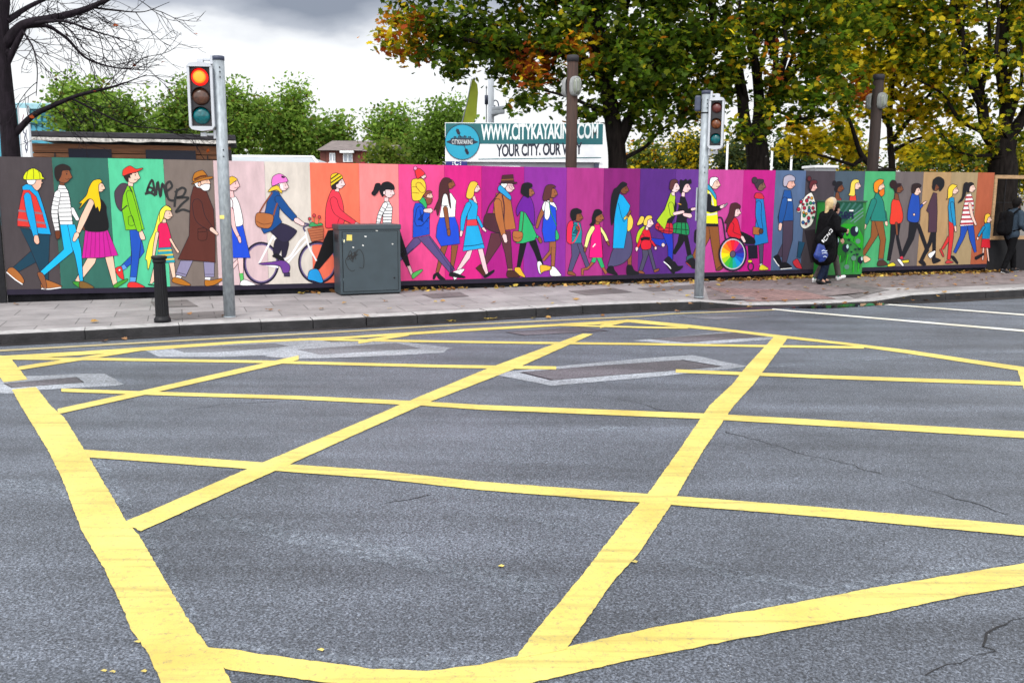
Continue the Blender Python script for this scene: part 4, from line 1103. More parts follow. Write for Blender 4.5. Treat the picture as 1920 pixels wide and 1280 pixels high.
F('painted man with ginger beard and teal jumper', 1600, '''
l 1A7C70 250,500,24 262,572,20
l F0C8B0 262,580,24 266,606,20
q 8A5228 148,570 232,572 195,690 90,852 64,832 140,700
q 8A5228 170,572 238,575 260,720 240,880 200,880 215,730
p F0C8A0 78,862 100,850 140,880 92,908
q 6A6A70 203,875 240,875 242,892 202,892
p 4A3028 200,892 240,886 276,924 194,932
q 1A7C70 180,350 215,360 242,420 264,576 140,572 150,440
l 1A7C70 165,412,46 130,510,42 100,595,28
l F0C8B0 92,608,30 85,638,20
f F0C8B0 218,295,29
p E88818 168,335 166,272 205,240 242,245 232,275 205,298 195,348
p E07018 208,335 245,315 248,358 225,378 206,355''')
F('painted expectant woman in red top', 1600, '''
q 14141C 300,595 352,595 322,750 295,892 270,890 295,720
q 14141C 342,595 376,595 362,700 396,850 375,860 345,720
p E0D030 275,922 318,905 338,930 280,938
p F4F4F4 350,882 375,880 404,925 390,933
p E03A28 325,395 365,405 390,480 398,545 378,590 295,596 300,500 305,430
l 7A4428 344,590,20 350,682,16
q 7A4428 335,345 360,360 368,408 328,402
f 7A4428 364,315,31
p 2A1618 322,315 338,278 382,275 378,293 352,308 342,350
e 2A1618 320,280,28,34''')
F('painted man in blue jumper looking at a phone', 1600, '''
q D03048 380,846 396,846 400,880 370,876
p D8C830 385,892 440,883 442,905 390,908
q 14141C 450,575 522,578 482,720 405,862 380,850 440,700
q 14141C 495,578 532,600 606,810 588,836
p F4F4F4 598,838 650,810 656,825 618,872
l 1A48A8 520,480,24 552,443,20
l F0C8B8 560,435,18 584,416,12
p 1A48A8 475,350 520,362 532,450 522,578 440,573 434,505 455,400
e F0C8B8 486,522,9,10
f F0C8B8 508,335,29
p 2A1A1C 468,345 472,285 510,272 542,285 537,303 505,314 490,350''')
F('painted woman with afro and plum coat', 1600, '''
q 14141C 622,655 660,655 622,760 552,902 530,890 600,740
q 14141C 632,655 662,655 656,880 635,880
p 14141C 522,898 555,886 582,920 560,930
p 14141C 630,872 655,866 697,884 690,896 640,912
q 4A3040 640,345 668,350 672,500 666,662 600,664 605,510 585,490 610,420
f 7A4428 658,302,27
p 14141A 634,300 640,245 682,220 724,245 724,295 692,335 684,298 662,280 646,330''')
F('painted blonde woman in blue top and red trousers', 1600, '''
q D03030 758,690 778,715 722,802 702,796
q D03030 762,570 806,582 802,700 776,882 750,882 765,720
p C03838 690,806 706,800 726,850 716,858
p C03838 740,898 760,886 802,905 742,914
q 1A88B8 770,385 806,385 814,480 818,605 765,575 758,460
l 1A88B8 790,432,30 800,520,30 812,612,20
l F0C8B8 815,618,18 820,656,14
f F0C8B8 810,328,27
p F0CC38 755,385 760,312 790,280 830,290 816,308 797,330 790,376 743,402''')
F('painted woman with ponytail and red striped top', 1600, '''
q 1A48A8 860,610 925,612 882,720 820,832 800,822 855,690
q 1A48A8 912,610 962,608 986,820 968,826 930,720
p 14141C 778,858 805,855 838,905 826,914
p 14141C 974,862 1040,830 1042,845 985,882
q E8E0E0 905,360 942,355 964,420 960,606 852,614 880,470
m B02838 15 898,385 952,382 | 890,418 962,414 | 884,452 962,450 | 876,488 962,486 | 870,524 962,522 | 864,560 962,558 | 858,596 960,592
l F0C8B8 932,440,26 950,530,24 980,602,18
f F0C8B8 946,312,28
p 14141A 908,330 912,276 945,265 964,280 935,298 922,345
p 14141A 916,270 885,280 870,380 838,427 872,410 897,360''')
F('painted small child in blue top and red skirt', 1600, '''
l F0C8B8 1042,785,15 1035,882,12
l F0C8B8 1070,785,15 1083,892,12
q D02030 1030,713 1092,713 1096,790 1020,786
q 1A88B8 1052,590 1096,590 1110,716 1030,716 1035,640
l 1A88B8 1045,622,24 1003,692,18
e F0C8B8 995,712,9,12
f F0C8B8 1083,562,23
p F0C038 1048,575 1056,525 1080,514 1098,530 1078,548 1062,592''')
ZS = 4.2667
for label, ox, txt in FIG:
    a = Art(lambda x, y, o, ox=ox: wall(ox + x / ZS, 280 + y / ZS, o), ow=4.2); a.run(txt)
    tag(a.mb.build('painted_figure', M['art'], hoard), label)
a = Art(lambda x, y, o: wall(200 + x / ZS, 280 + y / ZS, o + .001), ow=0)
a.run('''
s 0A0A0C 20 305,357 350,348 392,372
s 0A0A0C 18 318,352 335,305 372,318 352,345 325,325 362,245 378,300 388,365
s 0A0A0C 19 395,370 408,258 430,382 446,272 480,385
s 0A0A0C 18 470,345 522,300 505,258 475,290 492,395 540,410 548,385
s 0A0A0C 18 543,462 548,400 565,315
s 0A0A0C 18 545,345 600,308 632,325 610,372 560,388 655,388 600,440 553,502 610,482 672,502''')
tag(a.mb.build('graffiti_tag', M['spray'], hoard), 'black sprayed graffiti scrawl across two panels')

# dark return of the hoarding beyond the left end
p = thing('dark_fence', wpt(sL - 1.6, PZ), 'black fence continuing past the left end of the mural', 'fence')
b = MB(); b.box(wpt(sL - 1.62, PZ + .1, -.03), WU * 1.58, WN * .02, (0, 0, TOPZ - PZ - .16)); b.build('boarding', M['black'], p)
b = MB()
for q in (-.06, -1.1, -2.2, -3.15): b.box(wpt(sL + q, 0, -.02), WU * .05, WN * .045, (0, 0, TOPZ - .04))
build_each(b, 'post', M['black'], p)
# framed opening right of the mural
sO = SR + .02; wO = 2.4
op = thing('hoarding_gate', wpt(sO + wO / 2, PZ), 'dark hoarding section with a pine framed open window at the mural\'s right end', 'hoarding')
zt, zb = wall(1880, 330).z, wall(1880, 446).z
b = MB()
b.box(wpt(sO + wO / 2, zt - .06, -.02), WU * wO / 2, WN * .03, (0, 0, .08)); b.box(wpt(sO + wO / 2, zb - .04, -.02), WU * wO / 2, WN * .03, (0, 0, .08))
for q in (.04, wO - .04): b.box(wpt(sO + q, zb + .042, -.02), WU * .038, WN * .028, (0, 0, zt - zb - .105))
b.build('window_frame', M['pale_timber'], op)
b = MB(); b.box(wpt(sO + wO / 2, PZ + .02, -.03), WU * wO / 2, WN * .012, (0, 0, zb - PZ - .065)); b.build('lower_board', M['black'], op)
b = MB()
for k in range(5): b.box(wpt(sO + .4 + k * .42, zb + .045, -.05), WU * .006, WN * .006, (0, 0, zt - zb - .11))
b.box(wpt(sO + wO / 2, (zt + zb) / 2 + .1, -.065), WU * wO / 2, WN * .006, (0, 0, .014))
b.build('wire_mesh', M['black'], op)

# ================================================================ STREET FURNITURE
def up(z): return Vector((0, 0, z))
# --- bollard
bp = gnd(305, 603.5, PZ); bl = thing('bollard', bp, 'black fluted cast iron bollard standing alone on the pavement edge', 'bollard')
hb = (603.5 - 478) / FPX * bp.y * 1.0
fl = lambda k: 1 - .06 * (k % 4 in (1, 2))
MB().lathe(bp, [(.112, 0), (.112, .05), (.100, .06), (.092, .09)], 32).build('base', M['black'], bl)
MB().lathe(bp, [(.090, .091), (.084, hb * .5), (.078, hb - .10)], 64, flute=fl, smooth=False).build('shaft', M['black'], bl)
MB().lathe(bp, [(.080, hb - .1), (.092, hb - .085), (.092, hb - .07), (.084, hb - .06), (.098, hb - .045), (.106, hb - .03), (.104, hb - .012), (.085, hb - .002), (.03, hb + .004)], 32).build('cap', M['black'], bl)

# --- utility cabinet
c0, c1, c2 = gnd(639, 555, PZ), gnd(752, 550.5, PZ), gnd(624.5, 549, PZ)
cx = (c1 - c0); W_ = cx.length; cx.normalize(); cy = Vector((-cx.y, cx.x, 0)); D_ = max(.3, min(.5, (c2 - c0).dot(cy)))
cH = at(690, 421, ((c0 + c1) / 2).y).z - PZ
cc = (c0 + c1) / 2 + cy * D_ / 2
cb = thing('utility_cabinet', cc, 'grey green steel utility cabinet with stickers and scribbled tag against the mural', 'cabinet')
MB().box(cc + up(-.01), cx * (W_ / 2 - .02), cy * (D_ / 2 - .02), up(.05)).build('plinth', M['black'], cb)
MB().box(cc + up(.03), cx * W_ / 2, cy * D_ / 2, up(cH - .12), .006).build('body', M['cabinet'], cb)
MB().box(cc + up(cH - .088), cx * (W_ / 2 + .015), cy * (D_ / 2 + .015), up(.088), .012).build('lid', M['cabinet'], cb)
fo = c0 + cx * W_ / 2
MB().box(fo - cy * .004 + up(.075), cx * (W_ / 2 - .055), cy * .010, up(cH - .20), .004).build('door', M['cabinet'], cb)
dr = cb.children[-1]
b = MB()
for q in ((-1, 0), (1, 0)): b.box(fo + cx * q[0] * (W_ / 2 - .049) - cy * .001 + up(.07), cx * .004, cy * .003, up(cH - .19))
for z in (.068, cH - .124): b.box(fo - cy * .001 + up(z), cx * (W_ / 2 - .045), cy * .003, up(.007))
b.build('door_gap', M['black'], cb)
def cab(x, y, o):                                  # zoom-image point on the cabinet door
    d = ray(580 + x / ZS, 280 + y / ZS); pl = fo - cy * (.014 + o); t = (pl - CAMP).dot(cy) / d.dot(cy); return CAMP + d * t
for ln in '''q EED66E 300,682 342,684 342,730 297,730
q F4F0C8 275,720 285,725 280,748 273,742
q F4F4F0 440,692 460,694 455,704 442,700
q E8E8E4 425,760 438,768 432,776 422,770
q E8E8E4 346,778 360,782 356,790 344,786
q C8C8C4 532,646 550,648 546,656 530,654
q D8D8D4 660,750 674,756 668,764 660,760'''.splitlines():
    a = Art(cab, ow=0); a.run(ln); a.mb.build('sticker', M['art'], cb)
a = Art(cab, ow=0); a.run('''
s 0A0C10 5 330,840 300,870 290,900 310,950 340,975 365,965
s 0A0C10 5 300,880 330,810 350,900 320,860 370,820 345,890 385,815
s 0A0C10 6 310,860 380,850
s 0A0C10 6 305,885 390,838
s 0A0C10 5 360,830 400,800 430,840 438,900 430,950 400,945
s 0A0C10 5 335,820 340,880 365,830 372,880''')
a.mb.build('graffiti_tag', M['spray'], cb)
MB().lathe(cab(680, 1027, -.003), [(.016, 0), (.016, .006), (.010, .008)], 14, axis=-cy).build('lock', M['black'], cb)
for z_ in (.22, cH - .32):
    MB().lathe(fo - cx * (W_ / 2 - .052) - cy * .010 + up(z_), [(.008, 0), (.008, .09)], 10).build('hinge', M['cabinet'], cb)
for k in range(6):
    MB().box(c0 + cy * (D_ * .5) - cx * .002 + up(cH - .30 + k * .022), cy * (D_ * .28), cx * .003, up(.009)).build('vent_slot', M['black'], cb)

# --- green painted cabinet
g0, g1 = gnd(1543, 523, PZ), gnd(1616, 520.5, PZ)
gx = g1 - g0; gx.z = 0; GW = gx.length; gx.normalize(); gy = Vector((-gx.y, gx.x, 0)); gc = (g0 + g1) / 2 + gy * .18; gfo = (g0 + g1) / 2
GH = at(1570, 376, gfo.y).z - PZ
gb = thing('utility_cabinet', gc, 'tall cabinet spray painted bright green with dark balloons and hearts, behind the walkers', 'cabinet')
GM = mat('green_spray_paint', (0.008, 0.15, 0.018), 0.55, 0.6, 3.5, stretch=(1, 1, 0.5)); GD = mat('dark_green_top', (0.02, 0.075, 0.05), 0.5, 0.3, 5)
MB().box(gc, gx * (GW / 2 - .02), gy * .15, up(.08)).build('plinth', M['black'], gb)
MB().box(gc + up(.075), gx * GW / 2, gy * .17, up(GH - .11), .006).build('body', GM, gb)
MB().box(gc + up(GH - .034), gx * (GW / 2 + .015), gy * .185, up(.034), .008).build('lid', GD, gb)
def gcab(x, y, o):
    d = ray(1440 + x / ZS, 280 + y / ZS); pl = gfo + gy * (.01 - .003 - o); t = (pl - CAMP).dot(gy) / d.dot(gy); return CAMP + d * t
a = Art(gcab, ow=0, step=.0006); a.run('''
q 12503C 535,425 762,425 762,470 560,620 520,640
m 3A6A60 14 560,428 520,500 | 610,428 540,540 | 660,428 600,520 | 705,428 650,500 | 745,440 690,500
m 6A8A8A 8 762,470 640,560 | 762,500 660,580 | 762,525 690,585
p 1E9A1A 600,600 700,610 760,700 750,800 700,760 640,720 560,690
p 126418 540,720 600,700 640,800 600,900 540,860
m 28A822 10 560,980 580,850 | 610,980 640,840 | 680,985 690,860 | 720,980 730,880
q F0F0EC 650,485 684,485 684,496 650,496''')
a.mb.build('sprayed_background', M['art'], gb)
def motif(fn, nm='painted_motif'):
    a = Art(gcab, ow=0, step=.0006); a.o = .0095; fn(a); a.mb.build(nm, M['art'], gb)
def balloon(a, x, y, rx, ry):
    a.ell(x, y, rx, ry, srgb('0A1228'), False); a.line([(x, y + ry), (x - 8, y + ry + 40)], 3, srgb('0A1228')); a.ell(x + rx * .5, y - ry * .35, rx * .32, ry * .5, srgb('A8C8C8'), False)
for q in ((692, 655, 34, 42), (622, 790, 28, 34), (545, 742, 26, 38), (740, 885, 22, 30)): motif(lambda a, q=q: balloon(a, *q), 'painted_balloon')
for x, y, r in ((592, 682, 20), (635, 682, 12), (650, 722, 12), (662, 762, 9), (700, 800, 10), (732, 795, 13), (715, 840, 11), (690, 845, 9), (668, 820, 9)):
    P = [(x + r * math.sin(t) ** 3, y - r * (.8 * math.cos(t) - .31 * math.cos(2 * t) - .12 * math.cos(3 * t))) for t in np.linspace(0, 2 * math.pi, 24, False)]
    motif(lambda a, P=P: a.fill(P, srgb('101830')), 'painted_heart')
for x, y in ((720, 735), (685, 870), (630, 940)): motif(lambda a, x=x, y=y: a.ell(x, y, 20, 20, srgb('5A7A70'), False), 'painted_dot')
motif(lambda a: a.run('''
s 101C40 13 598,512 578,502 566,530 572,555 596,550 598,532 584,532
s 101C40 13 614,556 614,506 636,508 636,528 616,530 638,556
s 101C40 13 648,556 654,508 674,506 680,556
m 101C40 10 650,535 680,535'''), 'painted_lettering')

# --- traffic signals
def signal_pole(label, base, toppx, face_dir, side, lenses, extras):
    H_ = at(toppx[0], toppx[1], base.y).z
    t = thing('traffic_light', base, label, 'traffic light', 'signal poles along the kerb')
    r = .0815
    pl = MB(); pl.tube([base + up(-.02), base + up((H_ - base.z) * .5), base + up(H_ - base.z - .05)], [r, r * .98, r * .96], 24).build('pole', M['galv'], t)
    MB().lathe(base, [(r * 1.02, H_ - base.z - .06), (r * 1.02, H_ - base.z - .005), (r * .8, H_ - base.z)], 24).build('pole_cap', M['cap'], t)
    MB().lathe(base, [(r * 1.12, 0), (r * 1.1, .012), (r * 1.01, .016)], 24).build('base_collar', M['galv'], t)
    b = MB()
    fd = Vector(face_dir); fd.z = 0; fd.normalize(); sx = Vector((-fd.y, fd.x, 0))     # sx: to the viewer's right when looking at the face
    for z in (H_ - .16, H_ - .22, H_ - .29): b.lathe(base + fd * (r * .9) + sx * .03 + up(z - base.z), [(.009, 0), (.009, .012)], 8, axis=fd)
    for z in (H_ - 1.28, H_ - 1.37): b.lathe(base + fd * (r * .9) + sx * .03 + up(z - base.z), [(.009, 0), (.009, .012)], 8, axis=fd)
    build_each(b, 'bolt', M['black'], t)
    # signal head: frame, face, lenses
    px, cy_, wpx, hpx = lenses['box']
    c = at(px, cy_, base.y); w = wpx / FPX * base.y / 2; h = hpx / FPX * base.y / 2
    c = base + sx * (c - base).dot(sx) + up(c.z - base.z) + fd * .06
    hd = MB().box(c - fd * .10 - up(h), sx * w * .9, fd * .09, up(2 * h), .02).build('signal_head', M['sigblack'], t)
    b = MB()
    for sgn in (-1, 1): b.box(c + sx * sgn * (w - .018) + fd * .01 - up(h - .03), sx * .018, fd * .05, up(2 * h - .06), .004)
    prof = [(-w, 0), (w, 0), (w * .8, .045), (0, .066), (-w * .8, .045)]
    for sg, z in ((1, h - .03), (-1, -h + .03)):
        P = [c + sx * x + up(z + sg * y) + fd * .068 for x, y in prof]
        if sg < 0: P = P[::-1]
        b.prism(P, -fd * .18)
    b.build('frame', M['alu'], t)
    MB().box(c + fd * .004 - up(h - .04), sx * (w - .038), fd * .006, up(2 * h - .08)).build('face_plate', M['sigblack'], t)
    lr = lenses['r'] / FPX * base.y
    for (nm, lx, ly, lm) in lenses['l']:
        q = at(lx, ly, base.y); q = c + sx * (q - c).dot(sx) + up(q.z - c.z) + fd * .012
        if lm == 'on':
            b = MB(); b.lathe(q, [(lr * 1.0, 0), (lr * 1.0, .012), (lr * .93, .026), (lr * .74, .040)], 28, axis=fd, m=0)
            b.lathe(q, [(lr * .735, .0405), (lr * .5, .046), (lr * .25, .050), (.002, .052)], 28, axis=fd, m=1)
            b.build(nm, [M['red_on'], M['red_core']], t)
        else:
            MB().lathe(q, [(lr, 0), (lr, .012), (lr * .85, .03), (lr * .55, .045), (lr * .25, .052), (.002, .054)], 28, axis=fd).build(nm, M[lm], t)
        v = MB(); n = 18; P = []
        for k in range(n + 1):
            an = math.pi * (-.08 + 1.16 * k / n); P.append((math.cos(an), math.sin(an)))
        vs = []
        for k, (x, y) in enumerate(P):
            dep = .03 + .05 * max(0, y)
            for rr, dd in ((1.06, 0), (1.06, dep), (1.02, dep), (1.02, 0)): vs.append(q + (sx * x + up(1) * y) * lr * rr + fd * (dd - .006))
        v.add(vs, [(4 * k + j, 4 * k + (j + 1) % 4, 4 * k + 4 + (j + 1) % 4, 4 * k + 4 + j) for k in range(n) for j in range(4)])
        v.build('visor', M['sigblack'], t)
    for sg in (1, -1):
        b = MB(); z = c.z + sg * (h + .075)
        p0 = Vector((base.x, base.y, z)) + sx * side * r * .8; p1 = Vector((c.x, c.y, z)) - fd * .04
        b.box(p0.lerp(p1, .5) - up(.016), (p1 - p0) / 2 + (p1 - p0).normalized() * .02, fd * .022, up(.032), .004)
        b.box(p1 - up(.018 if sg > 0 else .03) - up(.03 if sg > 0 else 0), sx * .04, fd * .03, up(.055), .004)
        b.box(Vector((base.x, base.y, z - .06)) + sx * side * (r + .005), sx * .018, fd * .04, up(.12), .004)
        b.build('bracket', M['alu'], t)
    extras(t, base, sx, fd, r, H_)
    return t
def extraL(t, base, sx, fd, r, H_):
    b = MB(); z = at(425, 402, base.y).z
    b.box(base + fd * (r + .0015) - sx * .03 + up(z - base.z - .06), sx * .03, fd * .0015, up(.05)); b.build('torn_sticker', M['sticker'], t)
def extraR(t, base, sx, fd, r, H_):
    q = at(1307, 194, base.y); o = base - sx * (r + .055); zc = q.z
    MB().box(Vector((o.x, o.y, zc - .13)), sx * .05, fd * .075, up(.26), .03).build('detector', M['cap'], t)
    b = MB(); b.box(Vector((o.x, o.y, zc + .02)) + sx * .05, sx * .02, fd * .02, up(.05)); b.build('detector_bracket', M['black'], t); b = MB(); b.tube([Vector((o.x, o.y, zc - .1)) + sx * .05, Vector((o.x, o.y, zc - .2)) + sx * .03, Vector((o.x, o.y, zc - .1)) - sx * .02], .008, 6); b.build('detector_cable', M['black'], t)
    z0, z1 = at(1309, 414, base.y).z, at(1309, 352, base.y).z
    MB().box(Vector((base.x, base.y, z0)) - sx * (r + .012), sx * .012, fd * .06, up(z1 - z0), .003).build('side_plate', M['galv'], t)
    b = MB()
    for z in (at(1316, 212, base.y).z,): b.lathe(base, [(r * 1.03, z - base.z - .01), (r * 1.03, z - base.z + .01)], 20)
    b.build('strap', M['black'], t)
bL = gnd(431, 594, PZ); bR = gnd(1310, 557, PZ)
signal_pole('galvanised signal pole with its red lamp lit, beside the fluted bollard', bL, (408, 105), (0.10, -1, 0), -1,
            dict(box=(380.5, 183, 45, 112), r=15.2, l=[('red_lamp', 378, 146.5, 'on'), ('amber_lamp', 380, 182.5, 'lens_brown'), ('green_lamp', 381.5, 218, 'lens_green')]), extraL)
signal_pole('galvanised signal pole with all three lamps dark, at the dropped kerb', bR, (1325, 170), (-.34, -1, 0), 1,
            dict(box=(1344.5, 232.5, 27.5, 86), r=9.2, l=[('red_lamp', 1346, 203.5, 'lens_red'), ('amber_lamp', 1345, 233, 'lens_amber'), ('green_lamp', 1344, 261, 'lens_green')]), extraR)

# --- timber lamp posts behind the hoarding
def lamp_post(label, x, ytop, Y, wpx, ylamp, wood=None):
    T = at(x, ytop, Y); base = Vector((T.x, T.y, .11)); r = wpx / FPX * Y / 2
    t = thing('lamp_post', base, label, 'lamp post', 'timber lamp posts behind the hoarding')
    n = 20; vs = [base, base + up((T.z - .11) * .5), base + up(T.z - .11 - .12)]
    MB().tube(vs, [r * 1.12, r, r * .95], 20).build('post', wood or M['timber'], t)
    MB().lathe(base, [(r * 1.02, T.z - .11 - .13), (r * 1.05, T.z - .11 - .02), (r * .9, T.z - .11)], 20).build('post_cap', M['roofing'], t)
    zl = at(x, ylamp, Y).z
    for ang in (26, 205):
        d = Vector((math.sin(R(ang)), -math.cos(R(ang)), 0)) if ang < 100 else Vector((-.72, .69, 0))
        s_ = Vector((-d.y, d.x, 0)); q = Vector((base.x, base.y, zl)) + d * r * .9
        def oval(rx, rz, dd, n=28): return [q + s_ * rx * math.copysign(abs(math.cos(2 * math.pi * k / n)) ** .75, math.cos(2 * math.pi * k / n)) + up(1) * rz * math.copysign(abs(math.sin(2 * math.pi * k / n)) ** .75, math.sin(2 * math.pi * k / n)) + d * dd for k in range(n)]
        n = 28
        def loft(prof):
            vs = []
            for rx, rz, dd in prof: vs += oval(rx, rz, dd)
            m_ = MB(); m_.add(vs, [(i * n + k, i * n + (k + 1) % n, (i + 1) * n + (k + 1) % n, (i + 1) * n + k) for i in range(len(prof) - 1) for k in range(n)], smooth=True); m_.face(vs[-n:]); return m_
        lp = loft([(.12, .20, -.02), (.12, .20, .05), (.11, .19, .07)]).build('bulkhead_lamp', M['lampbody'], t)
        loft([(.095, .17, .071), (.09, .16, .11), (.05, .10, .135)]).build('lamp_glass', M['lampglass'], lp)
        g = MB()
        for xx in (-.045, .045): g.tube([q + s_ * xx + up(-.175) + d * .075, q + s_ * xx + up(-.12) + d * .14, q + s_ * xx + up(.12) + d * .14, q + s_ * xx + up(.175) + d * .075], .009, 6)
        ring = oval(.10, .175, .085); g.tube(ring + [ring[0]], .010, 6)
        g.build('lamp_guard', M['lampbody'], lp)
lamp_post('brown timber post with oval bulkhead lamp in front of the kayaking sign', 1074, 104, 19.5, 21, 163)
lamp_post('dark timber post with oval lamp among the yellow leaves', 1648, 140, 23.5, 20, 190, mat('silhouette_timber', (0.022, 0.012, 0.010), 0.8, 0.4, 9, bump=0.5, bscale=25, stretch=(3, 3, 0.25)))  # same post timber coloured near black, its silhouette shade put into the colour

# ================================================================ BUILDINGS AND SIGNS BEHIND THE HOARDING
GZ = .11
def text_mesh(body, h, width=None, bold=0.0, spacing=1.0):
    # letter outlines as flat polygons; returns vertices (x, y) and faces, scaled to height h and optional total width
    cu = bpy.data.curves.new('txt', 'FONT'); cu.body = body; cu.size = 1; cu.offset = bold; cu.space_character = spacing; cu.fill_mode = 'BOTH'
    ob = bpy.data.objects.new('txt', cu); COL.objects.link(ob)
    dg = bpy.context.evaluated_depsgraph_get(); me = bpy.data.meshes.new_from_object(ob.evaluated_get(dg))
    V = np.array([v.co[:2] for v in me.vertices]); Fs = [list(p.vertices) for p in me.polygons]
    bpy.data.objects.remove(ob); bpy.data.meshes.remove(me); bpy.data.curves.remove(cu)
    lo, hi = V.min(0), V.max(0); V = (V - lo) / (hi - lo); V[:, 1] *= h; V[:, 0] *= (width or h * (hi - lo)[0] / (hi - lo)[1])
    return V, Fs
def put_text(name, m, parent, body, p0, p1, h, off, bold=0.02, spacing=1.0):
    # text from p0 to p1 (baseline), height h, lifted by vector off
    V, Fs = text_mesh(body, h, (p1 - p0).length, bold, spacing); ux = (p1 - p0).normalized()
    b = MB(); b.add([p0 + ux * x + up(y) + off for x, y in V], Fs); return b.build(name, m, parent)
# --- kayaking kiosk with its sign
KY = 20.6
def kp(x, y, dy=0.0): return at(x, y, KY + dy)
k0, k1 = kp(835, 307), kp(1130, 302)
KX0, KX1 = k0.x, k1.x; KZT = kp(980, 231).z; KZB = kp(980, 304).z; KM = kp(980, 270.5).z
kc = Vector(((KX0 + KX1) / 2, KY + 1.3, GZ))
kiosk = thing('kiosk', kc, 'grey cabin kiosk with white trim carrying the big kayaking sign', 'kiosk')
hw = (KX1 - KX0) / 2
MB().box(kc, (hw - .05, 0, 0), (0, 1.2, 0), up(KZT - .25 - GZ), .03).build('wall', M['greywall'], kiosk)
MB().box(kc + up(KZT - .24 - GZ), (hw, 0, 0), (0, 1.25, 0), up(.08), .01).build('roof', M['greywall'], kiosk)
dx0, dx1 = kp(880, 310).x, kp(976, 310).x
b = MB(); b.box((dx0 + (dx1 - dx0) / 2, KY + .07, kp(900, 311).z - .06), ((dx1 - dx0) / 2, 0, 0), (0, .06, 0), up(.06), .01)
for x in (dx0 + .03, dx1 - .03): b.box((x, KY + .06, GZ), (.03, 0, 0), (0, .04, 0), up(kp(900, 311).z - .07 - GZ))
b.build('door_frame', M['offwhite'], kiosk)
MB().box(((dx0 + dx1) / 2, KY + .085, GZ), ((dx1 - dx0) / 2 - .07, 0, 0), (0, .02, 0), up(kp(900, 311).z - .1 - GZ)).build('door', M['glass'], kiosk)
b = MB(); xq = kp(1119, 305).x; b.box((xq, KY + .06, GZ), (.05, 0, 0), (0, .05, 0), up(KZB - GZ - .02)); b.build('corner_post', M['cap'], kiosk)
b = MB(); xq = kp(1127, 305).x; b.box((xq, KY + .06, GZ), (.045, 0, 0), (0, .05, 0), up(KZB - GZ - .02)); b.build('corner_trim', M['offwhite'], kiosk)
sg = thing('shop_sign', Vector(((KX0 + KX1) / 2, KY, KZB)), 'long white and teal kayaking sign board reading WWW.CITYKAYAKING.COM', 'sign')
MB().box(((KX0 + KX1) / 2, KY, KZB), (hw, 0, 0), (0, .03, 0), up(KZT - KZB), .004).build('board', M['offwhite'], sg)
b = MB(); b.box(((KX0 + KX1) / 2 + .0, KY - .018, KM), (hw - .012, 0, 0), (0, .016, 0), up(KZT - KM - .012)); b.build('teal_band', M['sign_teal'], sg)
DY = Vector((0, -.0365, 0))
def onS(x, y): p = kp(x, y); p.y = KY; return p
put_text('web_address', M['letter_white'], sg, 'WWW.CITYKAYAKING.COM', onS(902, 263.5), onS(1121, 260), .345, DY, .03, .95)
put_text('slogan', M['sign_navy'], sg, 'YOUR CITY, OUR WAY', onS(930.5, 298), onS(1091, 293.5), .31, DY, .03, .95)
p0, p1 = onS(897, 299.5), onS(1127, 296.5)
b = MB(); b.box((p0 + p1) / 2 + DY * .95, (p1 - p0) / 2, (0, .002, 0), up(.018)); b.build('underline', M['sign_teal'], sg)
lc = onS(867, 266.5); lr = (899.5 - 836.5) / 2 / FPX * KY
lg = MB().lathe(lc + DY * .95, [(lr, 0), (lr, .012)], 48, axis=(0, -1, 0), smooth=False).build('logo_disc', M['sign_cyan'], sg)
r_ = MB(); P = [lc + Vector((math.cos(t) * lr, 0, math.sin(t) * lr)) + DY * 1.3 for t in np.linspace(0, 2 * math.pi, 49)]; r_.tube(P, .008, 4, cap=False); r_.build('logo_rim', M['sign_navy'], lg)
b = MB(); D2 = DY * 1.4; kw, kh_ = lr * .94, lr * .21
b.face([lc + D2 + Vector((kw * t, 0, kh_ * math.copysign(1, sg_) * (1 - abs(t) ** 2.2))) for sg_, rngs in ((1, np.linspace(-1, 1, 21)), (-1, np.linspace(1, -1, 21)[1:-1])) for t in rngs])
b.build('logo_kayak', M['sign_navy'], lg)
put_text('logo_word', M['letter_white'], lg, 'CITYKAYAKING', lc + Vector((-lr * .6, 0, -kh_ * .62)), lc + Vector((lr * .6, 0, -kh_ * .62)), kh_ * 1.25, DY * 1.5, .0, 1)
b = MB()
pd0, pd1 = lc + Vector((-lr * .32, 0, lr * .75)) + D2, lc + Vector((lr * .34, 0, -lr * .72)) + D2
for a_, c_, e_ in ((pd0, pd0.lerp(pd1, .24), pd0.lerp(pd1, .33)), (pd1, pd1.lerp(pd0, .24), pd0.lerp(pd1, .62))):
    b = MB(); b.tube([a_, e_], .007, 6)
    d_ = (c_ - a_); s_ = Vector((-d_.z, 0, d_.x)).normalized() * .035
    b.face([a_ + DY * .02, a_ + d_ * .2 + s_, a_ + d_ * .8 + s_, c_, a_ + d_ * .8 - s_, a_ + d_ * .2 - s_]); b.build('logo_paddle', M['sign_navy'], lg)
b = MB()
for t in np.linspace(-.75, .75, 16):
    hgt = .015 + .045 * abs(math.sin(t * 9)); b.box(lc + D2 + Vector((t * lr * .85, 0, kh_ * (1 - abs(t) ** 2.2) + .005)), (.012, 0, 0), (0, .001, 0), up(hgt))
b.build('logo_skyline', M['sign_navy'], lg)
